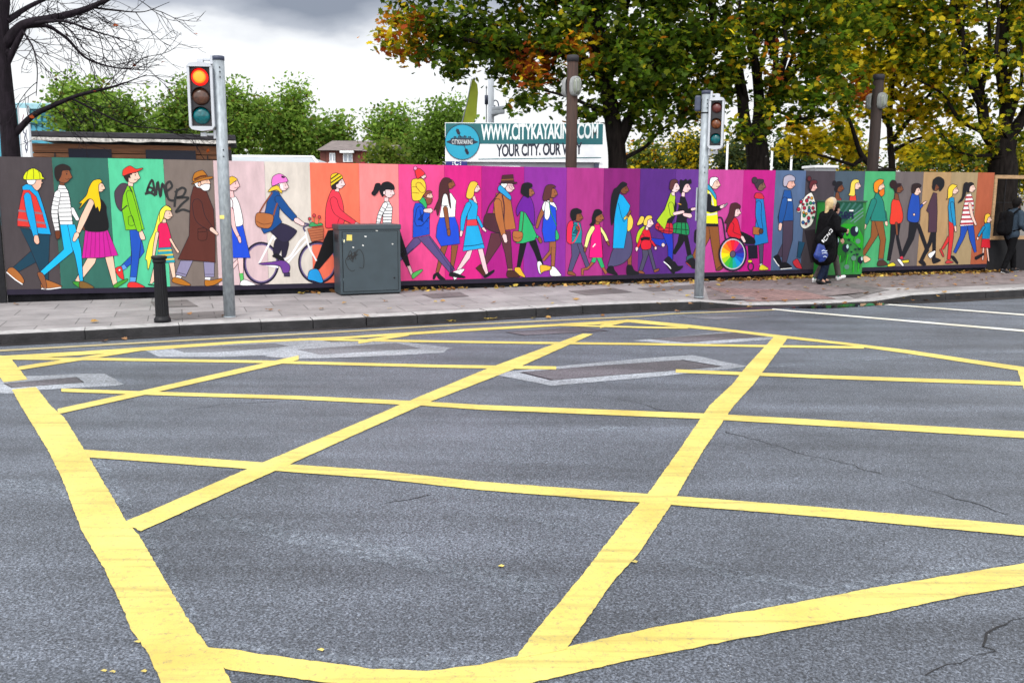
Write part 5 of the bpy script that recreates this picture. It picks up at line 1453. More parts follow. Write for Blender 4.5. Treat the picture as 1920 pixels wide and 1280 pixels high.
# small blue sign with a white C
q0, q1 = kp(836, 302.5, -.1), kp(876, 310.5, -.1)
cs = thing('notice_sign', Vector(((q0.x + q1.x) / 2, KY - .1, q1.z)), 'small blue sign with a white letter C under the sign board', 'sign')
b = MB(); b.box(((q0.x + q1.x) / 2, KY - .1, q1.z - .25), ((q1.x - q0.x) / 2, 0, 0), (0, .012, 0), up(q0.z - q1.z + .25)); b.build('board', M['sign_blue'], cs)
put_text('letter', M['letter_white'], cs, 'C', Vector((kp(852, 309, -.1).x, KY - .1, q1.z + .005)), Vector((kp(859.5, 309, -.1).x, KY - .1, q1.z + .005)), .105, Vector((0, -.016, 0)), .03)
b = MB()
for x in (849, 863.5):
    for k in range(3): b.box((kp(x, 305, -.1).x, KY - .115, q1.z + .01 + k * .04), (.012, 0, 0), (0, .002, 0), up(.022))
build_each(b, 'border_tick', M['letter_white'], cs)

# --- mast with cameras, antennas, lime feather flag
def pole(name, label, cat, x, ytop, Y, r, m, group=None, ybot=None):
    T = at(x, ytop, Y); base = Vector((T.x, Y, GZ)); t = thing(name, base, label, cat, group)
    MB().tube([base, base + up(T.z - GZ)], [r, r * .85], 10).build('shaft', m, t)
    MB().lathe(base + up(T.z - GZ), [(r * 1.05, -.01), (r * 1.05, .03), (r * .4, .06)], 10).build('finial', m, t)
    return t, T
t, T = pole('camera_mast', 'thick pale grey mast with cameras rising behind the kayaking sign', 'mast', 921, 95, 27, .10, M['mast'])
for yy, ang in ((208, .4), (215, -.2)):
    q = at(934, yy, 27)
    b = MB(); b.box((q.x, 27 - .05, q.z), (.19, 0, .02), (0, .09, 0), up(.12), .03); b.tube([Vector((T.x, 27, q.z - .06)), Vector((q.x, 27, q.z + .02))], .03, 8); b.build('camera', M['mast'], t)
b = MB(); q = at(929, 199, 27); P = [q + Vector((math.cos(a_) * .09, 0, math.sin(a_) * .16)) for a_ in np.linspace(0, 2 * math.pi, 17)]; b.tube(P, .018, 6, cap=False); b.tube([Vector((T.x, 27, q.z)), q], .02, 6); b.build('loop_bracket', M['cap'], t)
pole('aerial', 'thin black aerial left of the pale mast', 'aerial', 889, 150, 26, .028, M['cap'])
t, T = pole('aerial', 'thin grey whip aerial touching the pale mast', 'aerial', 912, 165, 26.5, .022, M['greywall'])
b = MB(); q = at(912, 196, 26.5); b.tube([q, q + up(.25)], .05, 8); b.build('coil', M['cap'], t)
fb = at(866, 232, 25.5); ft = at(884, 148, 25.5)
fl_ = thing('feather_flag', Vector((fb.x, 25.5, GZ)), 'lime green feather flag leaning behind the sign board', 'flag')
MB().tube([Vector((fb.x, 25.5, GZ)), fb, fb.lerp(ft, .5) + Vector((.02, 0, 0)), ft], [.02, .018, .014, .01], 8).build('flag_pole', M['greyroof'], fl_)
prof = [(0, .02, .30), (.2, .02, .33), (.45, .02, .28), (.7, .02, .24), (.88, .02, .17), (1, .02, .03)]
vs = []
for a_, l0, l1 in prof:
    q = fb.lerp(ft, a_); vs += [q + Vector((l0, 0, 0)), q + Vector((l0 + l1 * .5, .04 * math.sin(a_ * 9), 0)), q + Vector((l0 + l1, .0, 0))]
b = MB(); b.add(vs, [(i * 3 + j, i * 3 + j + 1, (i + 1) * 3 + j + 1, (i + 1) * 3 + j) for i in range(len(prof) - 1) for j in range(2)], smooth=True); b.build('cloth', M['lime'], fl_)
# --- flagpoles
for i, (x, yt, lab) in enumerate(((1326, 250, 'thin white flagpole just behind the right signal pole'), (1364.5, 268, 'slim white flagpole between the right signal and the forked trunk'), (1448.5, 272, 'slim white flagpole directly right of the forked maple trunk'), (1486, 262, 'white flagpole seen through the yellow leaves'))):
    pole('flagpole', lab, 'flagpole', x, yt, 34, .045, M['offwhite'], 'white flagpoles behind the hoarding')
# --- white cabin roof peeping over the hoarding
q = at(1537, 313, 40); cbn = thing('cabin', Vector((q.x, 40, GZ)), 'small white cabin whose roof edge shows above the dark mural panel', 'cabin')
MB().box((q.x, 40, GZ), (.42, 0, 0), (0, .8, 0), up(q.z - GZ - .06)).build('wall', M['greywall'], cbn)
MB().box((q.x, 40, q.z - .059), (.5, 0, 0), (0, .9, 0), up(.10), .02).build('roof', M['offwhite'], cbn)

# --- low timber clad pavilion
PY = 21.0
l0, l1 = at(58, 262, PY), at(432, 262, PY + 1.2)
ux = (l1 - l0); ux.z = 0; PL = ux.length; ux.normalize(); uy = Vector((-ux.y, ux.x, 0))
zr = at(60, 248, PY).z
pv = thing('pavilion', Vector((l0.x, l0.y, GZ)), 'low cedar clad pavilion with dark felt roof behind the left traffic signal', 'building')
mid = Vector((l0.x, l0.y, GZ)) + ux * PL / 2 + uy * 2.0
MB().box(mid, ux * (PL / 2 - .02), uy * 1.9, up(zr - .3 - GZ)).build('wall', mat('dark_inner_wall', (0.02, 0.012, 0.01), 0.8, 0.3), pv)
b = MB(); z = 1.6; f0 = Vector((l0.x, l0.y, 0)) + uy * .09
def lx(px): return (at(px, 270, PY + (px - 58) / 374 * 1.2) - f0).dot(ux)
while z < zr - .42:
    hh = .085; b.box(f0 + ux * PL / 2 + up(z) - uy * .02, ux * PL / 2, uy * .014, up(hh), .003); z += .105
b.box(f0 + ux * PL / 2 + up(zr - .40) - uy * .03, ux * PL / 2, uy * .02, up(.16), .003)
b.build('cladding', M['cladding'], pv)
b = MB()
for a_, c_ in ((127, 208), (272, 366)): b.box(f0 + ux * (lx(a_) + lx(c_)) / 2 + up(1.5) - uy * .048, ux * (lx(c_) - lx(a_)) / 2, uy * .012, up(at(170, 278, PY).z - 1.5))
build_each(b, 'window', M['glass'], pv)
b = MB()
for px_ in (101, 388): b.box(f0 + ux * lx(px_) + up(1.5) - uy * .05, ux * .012, uy * .012, up(zr - 1.95))
b.box(f0 + ux * (PL - .06) + up(.11) - uy * .04, ux * .07, uy * .03, up(zr - .42))
build_each(b, 'batten', M['roofing'], pv)
b = MB(); b.box(mid - uy * .15 + up(zr - .10 - GZ), ux * (PL / 2 + .12), uy * 2.1, up(.12), .02)
b.build('roof', M['roofing'], pv)
b = MB(); n = 60; vs = []
for i in range(n + 1):
    q = f0 - uy * .36 + ux * (-.12 + (PL + .24) * i / n); hh = .05 + .03 * mnoise.noise(q * 3)
    vs += [q + up(zr - .10 - .09 + .03 * mnoise.noise(q * 2.3)), q + up(zr - .115)]
b.add(vs, [(2 * i, 2 * i + 2, 2 * i + 3, 2 * i + 1) for i in range(n)]); bo = b.build('peeling_fascia', M['trim'], pv)
so_ = bo.modifiers.new('thick', 'SOLIDIFY'); so_.thickness = .02
# end panel to the right of the signal pole
e0 = at(420, 262, PY + 1.3)
# --- grey shallow roof right of the signal pole
GY = 33.0
a0, a1, a2 = at(434, 308, GY), at(596, 308, GY), at(434, 294.5, GY + 2.2); a3 = at(587, 296, GY + 2.2)
gr = thing('shed', Vector(((a0.x + a1.x) / 2, GY + 2, GZ)), 'long low shed with pale grey sheet roof above the cream mural panel', 'shed')
b = MB(); b.face([a0, a1, Vector((a3.x, a3.y, a3.z)), a2]); b.face([a1, a1 + Vector((0, 4.4, 0)), a3 + Vector((0, .02, 0))]); b.face([a0 + Vector((0, 4.4, 0)), a2, a3, a1 + Vector((0, 4.4, 0))]); b.face([a0, a2, a0 + Vector((0, 4.4, 0))]); b.build('roof', M['greyroof'], gr)
b = MB(); b.box(((a0.x + a1.x) / 2, GY + 2.2, GZ), ((a1.x - a0.x) / 2 - .05, 0, 0), (0, 2.1, 0), up(a0.z - GZ - .02)); b.build('wall', M['greywall'], gr)
b = MB(); b.tube([a2 + up(.03), a3 + up(.03)], .05, 8); b.tube([a3 + up(.03), a1 + up(.03)], .05, 8); b.build('ridge_cap', M['offwhite'], gr)
# --- blue clad building far left
BY = 46.0
b0, b1 = at(-60, 205, BY), at(96, 240, BY)
bb = thing('warehouse', Vector(((b0.x + b1.x) / 2, BY + 4, GZ)), 'blue sheet clad warehouse far behind the bare tree', 'building')
MB().box(((b0.x + b1.x) / 2, BY + 4, GZ), ((b1.x - b0.x) / 2, 0, 0), (0, 4, 0), up(at(60, 206, BY).z - GZ)).build('wall', M['tealblue'], bb)
b = MB()
for k in range(14): b.box((b0.x + (b1.x - b0.x) * (k + .5) / 14, BY - .03, at(0, 239, BY).z), (.03, 0, 0), (0, .04, 0), up(at(60, 206, BY).z - at(0, 239, BY).z - .05))
for yy in (218, 232): b.box(((b0.x + b1.x) / 2, BY - .06, at(60, yy, BY).z), ((b1.x - b0.x) / 2, 0, 0), (0, .04, 0), up(.12))
b.build('wall_rib', M['sign_teal'], bb)
MB().box(((b0.x + b1.x) / 2, BY + 4, at(60, 206, BY).z + .01), ((b1.x - b0.x) / 2 + .15, 0, 0), (0, 4.2, 0), up(.3), .05).build('roof', mat('light_blue_roof', (0.28, 0.5, 0.58), 0.5, 0.1), bb)
# --- white banner with scribbles beside the bare trunk
w0, w1 = at(36, 203, 19), at(58, 293, 19)
bn = thing('banner', Vector(((w0.x + w1.x) / 2, 19, GZ)), 'tall narrow white banner with dark scribbled writing beside the bare trunk', 'banner')
b = MB(); b.box(((w0.x + w1.x) / 2, 19, 1.9), ((w1.x - w0.x) / 2, 0, 0), (0, .012, 0), up(w0.z - 1.9)); b.build('cloth', M['offwhite'], bn)
b = MB()
for x in (w0.x - .02, w1.x + .02): b.tube([Vector((x, 19, GZ)), Vector((x, 19, w0.z + .05))], .02, 8)
build_each(b, 'banner_pole', M['greywall'], bn)
a = Art(lambda x, y, o: Vector((w0.x + (w1.x - w0.x) * x / 22, 19 - .013 - o, w0.z - (w0.z - w1.z) * y / 90)), ow=0)
a.run('s 303458 2.2 10,35 7,45 12,48 9,58 13,62\ns 303458 2 6,62 14,66 9,72 12,84\ns 303458 2 8,75 15,80\ns 8A3A50 1.6 12,12 8,22 14,26\ns 303458 1.8 16,40 14,52 17,64 14,78')
a.mb.build('writing', M['art'], bn)
# --- brick houses in the distance
HY = 43.0
def house(label, x0, x1, yeave, yridge, wallm, wins, roofx=None, depth=7):
    A_, B_ = at(x0, yeave, HY), at(x1, yeave, HY); t = thing('house', Vector(((A_.x + B_.x) / 2, HY + depth / 2, GZ)), label, 'house', 'houses beyond the trees')
    cxm, hwm = (A_.x + B_.x) / 2, (B_.x - A_.x) / 2
    MB().box((cxm, HY + depth / 2, GZ), (hwm, 0, 0), (0, depth / 2, 0), up(A_.z - GZ)).build('wall', wallm, t)
    zr_ = at((x0 + x1) / 2, yridge, HY + depth / 2).z; b = MB(); o = .3
    e0, e1 = Vector((A_.x - .1, HY - o, A_.z - .02)), Vector((B_.x + .1, HY - o, A_.z - .02)); r0, r1 = Vector((A_.x - .1, HY + depth / 2, zr_)), Vector((B_.x + .1, HY + depth / 2, zr_)); k0_, k1_ = e0 + Vector((0, depth + 2 * o, 0)), e1 + Vector((0, depth + 2 * o, 0))
    b.add([e0, e1, r1, r0, k0_, k1_] , [(0, 1, 2, 3), (3, 2, 5, 4), (0, 3, 4), (1, 5, 2), (0, 4, 5, 1)]); b.build('roof', M['tiles'], t)
    for (wx0, wx1, wy0, wy1, hood) in wins:
        p_, q_ = at(wx0, wy0, HY), at(wx1, wy1, HY); cxw = (p_.x + q_.x) / 2; hw_ = (q_.x - p_.x) / 2
        w_ = MB(); w_.box((cxw, HY - .02, q_.z), (hw_, 0, 0), (0, .05, 0), up(p_.z - q_.z)); fr = w_.build('window', M['offwhite'], t)
        n_ = 2 if wx1 - wx0 > 7 else 1; pm = MB()
        for k in range(n_): pm.box((p_.x + (q_.x - p_.x) * (k + .5) / n_, HY - .08, q_.z + .05), (hw_ / n_ - .04, 0, 0), (0, .015, 0), up(p_.z - q_.z - .10))
        pm.build('pane', mat('pale_pane', (0.30, 0.33, 0.40), 0.15, 0.2, 2), fr)
        if hood: MB().box((cxw, HY - .2, p_.z + .02), (hw_ + .10, 0, 0), (0, .12, 0), up(.10)).build('canopy', M['offwhite'], t)
        else: MB().box((cxw, HY - .1, q_.z - .08), (hw_ + .05, 0, 0), (0, .08, 0), up(.07)).build('sill', M['offwhite'], fr)
house('red brick house with white windows and grey tiled roof above the coral panel', 600, 676, 281.5, 264, M['brick'], [(618, 629, 287, 304, False), (643.5, 661.5, 288, 304, True)])
house('crimson painted narrow house front beside the red brick house', 676.3, 690, 283, 268, M['crimson'], [])
house('small white house front with two windows half hidden by shrubs', 690.3, 708, 284, 270, M['offwhite'], [(692.5, 698.5, 289, 303, False), (700, 706, 289, 303, False)])
house('plain red house end almost hidden by the green shrub', 708.3, 728, 285, 272, mat('red_render', (0.28, 0.05, 0.03), 0.8, 0.2), [])

# ================================================================ TREES
def maple_leaf():
    half = [(0, 0), (.16, .10), (.42, .02), (.36, .24), (.62, .42), (.40, .52), (.46, .74), (.22, .66), (0, 1.0)]
    P = [(x, y) for x, y in half] + [(-x, y) for x, y in half[1:-1][::-1]]
    P = np.array([(x, y - .45, 0) for x, y in P]) ; P[:, 2] = -.18 * np.abs(P[:, 0]); return P
def oval_leaf(): return np.array([(0, -.5, 0), (.28, -.2, -.05), (.3, .12, -.05), (0, .55, 0), (-.3, .12, -.05), (-.28, -.2, -.05)])
def leaf_mesh(name, pts, sizes, cols, shape, mat_, parent, flat=0.55, droop=0.0, up_bias=0.6):
    n = len(pts); k = len(shape)
    nrm = rng.normal(size=(n, 3)); nrm[:, 2] = np.abs(nrm[:, 2]) * (1 + up_bias) + up_bias * .5
    nrm /= np.linalg.norm(nrm, axis=1)[:, None]
    a = rng.normal(size=(n, 3)); a[:, 2] -= droop
    t = a - nrm * (a * nrm).sum(1)[:, None]; t /= np.linalg.norm(t, axis=1)[:, None]; s = np.cross(t, nrm)
    V = pts[:, None, :] + sizes[:, None, None] * (shape[None, :, 0, None] * s[:, None, :] + shape[None, :, 1, None] * t[:, None, :] + shape[None, :, 2, None] * nrm[:, None, :])
    V = V.reshape(-1, 3) - np.array(ORG[parent.name]); me = bpy.data.meshes.new(name)
    me.vertices.add(n * k); me.vertices.foreach_set('co', V.ravel()); me.loops.add(n * k); me.loops.foreach_set('vertex_index', np.arange(n * k)); me.polygons.add(n)
    me.polygons.foreach_set('loop_start', np.arange(n) * k)
    me.materials.append(mat_); ca = me.color_attributes.new('Col', 'FLOAT_COLOR', 'CORNER')
    ca.data.foreach_set('color', np.repeat(np.c_[cols, np.ones(n)], k, 0).ravel())
    me.update(calc_edges=True); ob = bpy.data.objects.new(name, me); COL.objects.link(ob); ob.parent = parent; return ob
class Skel:
    def __init__(s): s.p = []; s.par = []; s.r = []; s.kids = None
    def node(s, p, par, r=0): s.p.append(np.array(p, float)); s.par.append(par); s.r.append(r); return len(s.p) - 1
    def limb(s, pts, r0, r1, par=-1, step=.22):
        pts = [np.array(p, float) for p in pts]; n = len(pts); Q = smooth_open3(pts, 6)
        L_ = [0]; 
        for a, b in zip(Q, Q[1:]): L_.append(L_[-1] + np.linalg.norm(b - a))
        last = par
        for i, q in enumerate(Q):
            last = s.node(q, last, r0 + (r1 - r0) * L_[i] / L_[-1])
        return last
    def nearest(s, q): P = np.array(s.p); return int(np.argmin(((P - np.array(q)) ** 2).sum(1)))
    def reach(s, q, step=.28, bend=.18, sag=0.0, hang=0.0, jit=.012):
        P = np.array(s.p); d = np.linalg.norm(P - q, axis=1)
        cost = d + .35 * np.maximum(0, P[:, 2] - q[2] + .1)
        i = int(np.argmin(cost)); a = s.p[i]; D = np.linalg.norm(q - a); n = max(2, int(D / step)); off = rng.normal(size=3) * bend * D * .5
        off[2] += sag * D
        last = i; out_ = []
        for k in range(1, n + 1):
            t = k / n; last = s.node(a + (q - a) * t + off * math.sin(math.pi * t) + rng.normal(size=3) * jit + np.array([0, 0, -hang * D * t * t]), last); out_.append(last)
        return out_
    def radii(s, tip, ex):
        n = len(s.p); w = np.zeros(n)
        ch = np.zeros(n, int)
        for i in range(n):
            if s.par[i] >= 0: ch[s.par[i]] += 1
        for i in range(n - 1, -1, -1):
            if ch[i] == 0: w[i] = max(w[i], 1)
            if s.par[i] >= 0: w[s.par[i]] += w[i]
        return np.maximum(np.array(s.r), tip * np.maximum(w, 1) ** ex)
    def mesh(s, tip, ex):
        rad = s.radii(tip, ex); b = MB(); P = [Vector(p) for p in s.p]
        for i in range(len(P)):
            j = s.par[i]
            if j < 0: continue
            r1 = rad[i]; r0 = min(rad[j], max(r1 * 1.35, s.r[j] if s.r[i] > 0 else 0)); d = P[i] - P[j]
            if d.length < 1e-5: continue
            b.tube([P[j] - d * .08, P[i] + d * .04], [r0, r1], 9 if r1 > .05 else (5 if r1 > .015 else 3), cap=False)
        return b
def smooth_open3(P, k):
    P = [2 * P[0] - P[1]] + P + [2 * P[-1] - P[-2]]; Q = []
    for i in range(1, len(P) - 2): Q += [cr_pt(P[i - 1], P[i], P[i + 1], P[i + 2], t) for t in np.arange(k) / k]
    return Q + [P[-2]]
def pick_cols(n, pal, jit=.22):
    w = np.array([p[0] for p in pal]); c = np.array([p[1] for p in pal]); i = rng.choice(len(pal), n, p=w / w.sum()); return c[i] * (1 + rng.normal(size=(n, 1)) * jit).clip(.45, 1.7)
G_DK, G_MD, G_OL, YEL, GOLD, ORG_, RUST = (.045, .080, .008), (.095, .175, .012), (.20, .24, .015), (.85, .70, .03), (.66, .50, .018), (.50, .19, .012), (.36, .07, .015)
def px_pts(s, Y): return [at(*(float(v) for v in t.split(',')[:2]), Y + (float(t.split(',')[2]) if t.count(',') == 2 else 0)) for t in s.split()]
def big_tree(label, Y, limbs, clumps, natt, per, pal, leaf, r_base, patches=(), trans=None):
    base = at(limbs[0][0][0][0], 330, Y); base.z = GZ
    t = thing('maple_tree', base, label, 'tree', 'autumn maples behind the hoarding')
    sk = Skel(); first = True
    for pts, r0, r1 in limbs:
        W_ = [at(p[0], p[1], Y + (p[2] if len(p) > 2 else 0)) for p in pts]
        if first: sk.limb([base] + W_, r0, r1); first = False
        else: sk.limb(W_, r0, r1, sk.nearest(W_[0]))
    vol = np.array([c[3] * c[4] * c[5] for c in clumps]); tot = vol.sum(); A_ = []
    for c, v in zip(clumps, vol):
        ctr = np.array(at(c[0], c[1], Y + c[2])); m = max(6, int(natt * v / tot)); u = rng.normal(size=(m, 3)); u /= np.linalg.norm(u, axis=1)[:, None]
        rr = rng.random(m) ** (1 / 2.4); A_.append(ctr + u * rr[:, None] * np.array([c[3], c[4], c[5]]))
    A_ = np.concatenate(A_); A_ = A_[A_[:, 2] > 2.2]
    # keep foliage off the road side of the hoarding
    side = (A_[:, 0] - WA.x) * WN.x + (A_[:, 1] - WA.y) * WN.y; A_ = A_[side < 0.3]
    P0 = np.array(sk.p); dd = np.array([np.min(np.linalg.norm(P0 - q, axis=1)) for q in A_]); A_ = A_[np.argsort(dd)]
    LP = []; LC = []
    for q in A_:
        ids = sk.reach(q, hang=.06); chain = [sk.p[i] for i in ids[-3:]]; m = int(per * rng.uniform(.55, 1.35))
        src = np.array([chain[i] for i in rng.integers(0, len(chain), m)]); LP.append(src + rng.normal(size=(m, 3)) * np.array([.17, .17, .11]))
        pl = pal
        for (x, y, rad, pp) in patches:
            pc = at(x, y, Y); 
            if (Vector(q) - pc).xz.length if False else math.hypot(q[0] - pc.x, q[2] - pc.z) < rad: pl = pp
        LC.append(pick_cols(m, pl) * rng.uniform(.75, 1.25))
    LP = np.concatenate(LP); LC = np.concatenate(LC)
    sk.mesh(.0045, .46).build('trunk', M['bark'], t)
    leaf_mesh('crown', LP, leaf * rng.uniform(.6, 1.25, len(LP)), LC, maple_leaf(), M['leaf'], t, droop=.6)
    return t
palA = [(5, G_DK), (4, G_MD), (3, G_OL), (.25, GOLD), (.12, ORG_)]
palAo = [(2, G_OL), (2, GOLD), (2.2, ORG_), (1, RUST), (1, G_MD)]
palR = [(3, ORG_), (2.5, RUST), (1, GOLD)]
palB = [(3, G_DK), (5, G_MD), (5, G_OL), (1.0, GOLD), (.7, YEL), (.25, ORG_)]
palC = [(2, G_OL), (5, YEL), (2, GOLD), (1.2, G_MD), (.35, ORG_)]
palD = [(4, G_OL), (2.5, G_MD), (1.5, G_DK), (1.5, GOLD), (2.2, YEL), (.2, ORG_)]
big_tree('dense green maple at left with drooping limbs over the kayaking sign', 23.0,
         [([(1158, 315), (1152, 250), (1142, 180), (1128, 100), (1120, 10), (1130, -120)], .30, .09), ([(1160, 270), (1190, 200), (1225, 120), (1262, 30, 1), (1280, -60, 1)], .15, .05), ([(1140, 170), (1090, 110), (1010, 98, -.5), (930, 85, -.5), (850, 70, -.5), (780, 60)], .11, .03),
          ([(1135, 140), (1100, 60), (1040, -10), (960, -60)], .10, .03), ([(1128, 100), (1170, 30, .5), (1190, -60, .5)], .10, .04), ([(1148, 220), (1075, 185, -1), (1000, 165, -1)], .07, .02), ([(1165, 300), (1210, 275), (1245, 240), (1290, 225)], .06, .02), ([(1122, 40), (1060, -90), (1000, -200)], .07, .02), ([(1140, 160), (1165, 90, -.7), (1160, 10, -.7), (1172, -60)], .07, .03), ([(1135, 130), (1105, 70, -.7), (1092, 0, -.7)], .06, .03), ([(1170, 230), (1215, 150, -.7), (1232, 60, -.7), (1240, -20)], .07, .03)],
         [(775, 55, 0, .85, 1.4, .9), (860, 70, 0, 1.1, 1.6, .95), (960, 75, 0, 1.2, 1.7, 1.1), (1010, 165, -.6, .8, 1.0, .72), (1075, 60, 0, 1.4, 1.8, 1.4), (1090, 215, -.5, .45, .8, .35), (1185, 130, -.3, 1.2, 1.7, 1.25), (1265, 70, 0, 1.2, 1.7, 1.3), (1235, 205, -.3, .95, 1.3, .75), (1290, 170, 0, .7, 1, .6), (860, -50, 0, 1.8, 1.8, .8), (1060, -70, 0, 2.3, 1.8, 1.0), (1230, -70, 0, 1.9, 1.8, 1.0)],
         940, 28, palA, .15, .3, patches=[(742, 55, .75, palAo), (1000, 130, .45, palR), (1090, 95, .5, palAo)])
big_tree('maple with a forked trunk behind the right signal pole', 23.5,
         [([(1422, 322), (1420, 285), (1418, 262)], .33, .28), ([(1418, 265), (1398, 235), (1390, 170), (1372, 110), (1340, 50), (1325, -40)], .17, .05), ([(1418, 262), (1424, 200, .3), (1418, 130, .3), (1404, 60, .3), (1400, -60)], .17, .05), ([(1420, 262), (1438, 230), (1445, 180), (1470, 150), (1510, 110), (1550, 70)], .17, .04),
          ([(1398, 180), (1350, 160), (1310, 148)], .06, .02), ([(1445, 180), (1455, 120, -.4), (1447, 40, -.4), (1450, -60)], .09, .03), ([(1372, 110), (1362, 40), (1368, -50)], .07, .03), ([(1424, 140), (1440, 60, .6), (1425, -30, .6)], .07, .03), ([(1470, 150), (1500, 60), (1490, -40)], .06, .02), ([(1400, 190), (1388, 120, -.6), (1385, 40, -.6), (1392, -40, -.6)], .07, .03), ([(1424, 150), (1412, 90, -.7), (1418, 20, -.7), (1410, -50)], .06, .03), ([(1455, 170), (1475, 100, -.7), (1468, 30, -.7), (1475, -50)], .06, .03), ([(1372, 110), (1350, 60, -.6), (1300, 20, -.6)], .05, .02), ([(1448, 205), (1500, 222, -.5), (1560, 215, -.5)], .05, .02)],
         [(1320, 75, 0, 1.1, 1.5, 1.1), (1345, 160, -.3, .9, 1.2, .7), (1310, 215, 0, .6, .9, .45), (1400, 110, -.8, 1.0, 1.0, .6), (1400, 235, -1.0, .55, .4, .35), (1470, 185, -.4, 1.1, 1.2, .7), (1530, 120, 0, 1.3, 1.6, 1.0), (1560, 195, -.4, .8, 1.0, .4), (1440, 20, 0, 1.5, 1.8, .8), (1560, 25, 0, 1.3, 1.6, 1.0), (1340, -60, 0, 1.4, 1.6, .8), (1490, -80, 0, 2.0, 1.8, 1.0)],
         470, 28, palB, .155, .3, patches=[(1290, 195, .5, palAo), (1440, 130, .35, palAo)])
big_tree('slender maple with bright yellow leaves right of the forked maple', 27.0,
         [([(1672, 322), (1670, 280), (1668, 225), (1672, 160), (1680, 60)], .13, .05), ([(1670, 270), (1700, 230), (1740, 180), (1790, 120)], .08, .02), ([(1668, 240), (1640, 190), (1600, 130), (1570, 60)], .07, .02), ([(1645, 322, -2), (1615, 290, -2), (1596, 235, -2), (1575, 190, -2)], .09, .03), ([(1670, 285), (1720, 260), (1790, 250)], .06, .02), ([(1672, 190), (1720, 130), (1730, 60)], .06, .02), ([(1600, 310, -2), (1540, 292, -2), (1500, 285, -2)], .05, .02)],
         [(1520, 275, -1, .9, 1, .5), (1560, 245, -1, .95, 1.1, .62), (1590, 285, -1, .9, 1, .42), (1500, 240, -1, .6, .8, .3), (1610, 195, -.5, .9, 1.2, .6), (1690, 205, 0, .8, 1.0, .6), (1730, 275, 0, 1.0, 1.2, .5), (1760, 210, 0, 1.0, 1.2, .6), (1620, 110, 0, 1.3, 1.5, 1.0), (1700, 110, 0, 1.5, 1.6, 1.1), (1640, 20, 0, 1.8, 1.8, 1.0), (1660, -70, 0, 2.0, 1.8, .9)],
         520, 28, palC, .165, .13, patches=[(1575, 195, .45, palR), (1640, -20, 1.8, palD), (1700, 60, 1.3, palD)])
big_tree('broad dark trunked maple at the right edge behind the framed opening', 25.5,
         [([(1880, 330), (1876, 290), (1880, 262)], .44, .36), ([(1878, 285), (1850, 250), (1838, 180), (1820, 110), (1790, 20), (1780, -80)], .17, .05), ([(1882, 265), (1886, 200), (1878, 120), (1884, 30), (1880, -90)], .19, .06), ([(1888, 262), (1925, 210), (1965, 120), (1990, 20)], .18, .05), ([(1850, 250), (1800, 225), (1765, 175), (1720, 150)], .08, .02), ([(1880, 180), (1905, 100, .5), (1930, 10, .5)], .09, .03), ([(1868, 290), (1825, 292, -.8), (1790, 280, -.8), (1765, 250, -.8)], .06, .02), ([(1845, 215), (1815, 150, -.8), (1805, 70, -.8), (1812, -20, -.8)], .07, .03), ([(1880, 200), (1868, 110, -.8), (1872, 20, -.8), (1862, -60)], .07, .03), ([(1890, 240), (1915, 150, -.8), (1912, 50, -.8)], .07, .03), ([(1838, 180), (1855, 90, -.5), (1850, 0, -.5)], .08, .03)],
         [(1780, 60, 0, 1.4, 1.6, 1.3), (1800, 165, -.3, 1.0, 1.2, .75), (1860, 120, -.8, 1.2, 1.0, .6), (1800, 262, -.6, .85, .9, .5), (1850, 225, -1.0, .7, .6, .4), (1905, 175, -.6, .9, 1, .6), (1920, 262, 0, .8, 1, .6), (1755, 285, -.5, .8, .8, .35), (1830, 290, -.3, .7, .8, .3), (1890, 40, 0, 1.6, 1.6, 1.0), (1975, 130, 0, 1.7, 1.8, 1.5), (1740, -20, 0, 1.6, 1.8, 1.2), (1880, -80, 0, 2.4, 2.0, 1.0), (2020, 0, 0, 2.0, 2, 1.6)],
         450, 28, palD, .155, .3)

# --- bare tree at the left edge
YB = 17.0
bt_base = at(24, 330, YB); bt_base.z = GZ
bt = thing('bare_tree', bt_base, 'leafless dark tree with arching fine twigs at the far left', 'tree')
sk = Skel()
def lb(s, r0, r1, par=None):
    W_ = px_pts(s, YB)
    if par is None: sk.limb([bt_base] + W_, r0, r1)
    else: sk.limb(W_, r0, r1, sk.nearest(W_[0]))
lb('22,300 17,240 8,150 2,70 6,0 14,-110', .20, .10)
lb('8,85 44,47 110,32 170,14 240,-20', .10, .03, 1); lb('8,130 30,84 46,50', .06, .05, 1)
lb('22,258 60,218 105,196 150,178 215,162 275,140', .065, .008, 1); lb('138,186 185,210 240,235 300,242 360,262', .022, .005, 1)
lb('46,50 90,50,.3 125,72,.4 160,108,.4 210,126,.3 280,132,.2', .04, .006, 1); lb('60,44 120,40,-.4 175,58,-.5 225,72,-.5 262,80,-.5', .035, .006, 1)
lb('40,55 62,90,-.3 70,130,-.4 68,180,-.4', .022, .006, 1); lb('12,40 60,10,.5 130,-20,.6', .06, .02, 1); lb('170,14 220,20,.1 270,22 318,4', .022, .005, 1); lb('14,100 -40,40 -90,-30', .08, .03, 1)
lb('100,34 135,60,-.7 160,95,-.8 200,110,-.9', .02, .005, 1)
tips = []
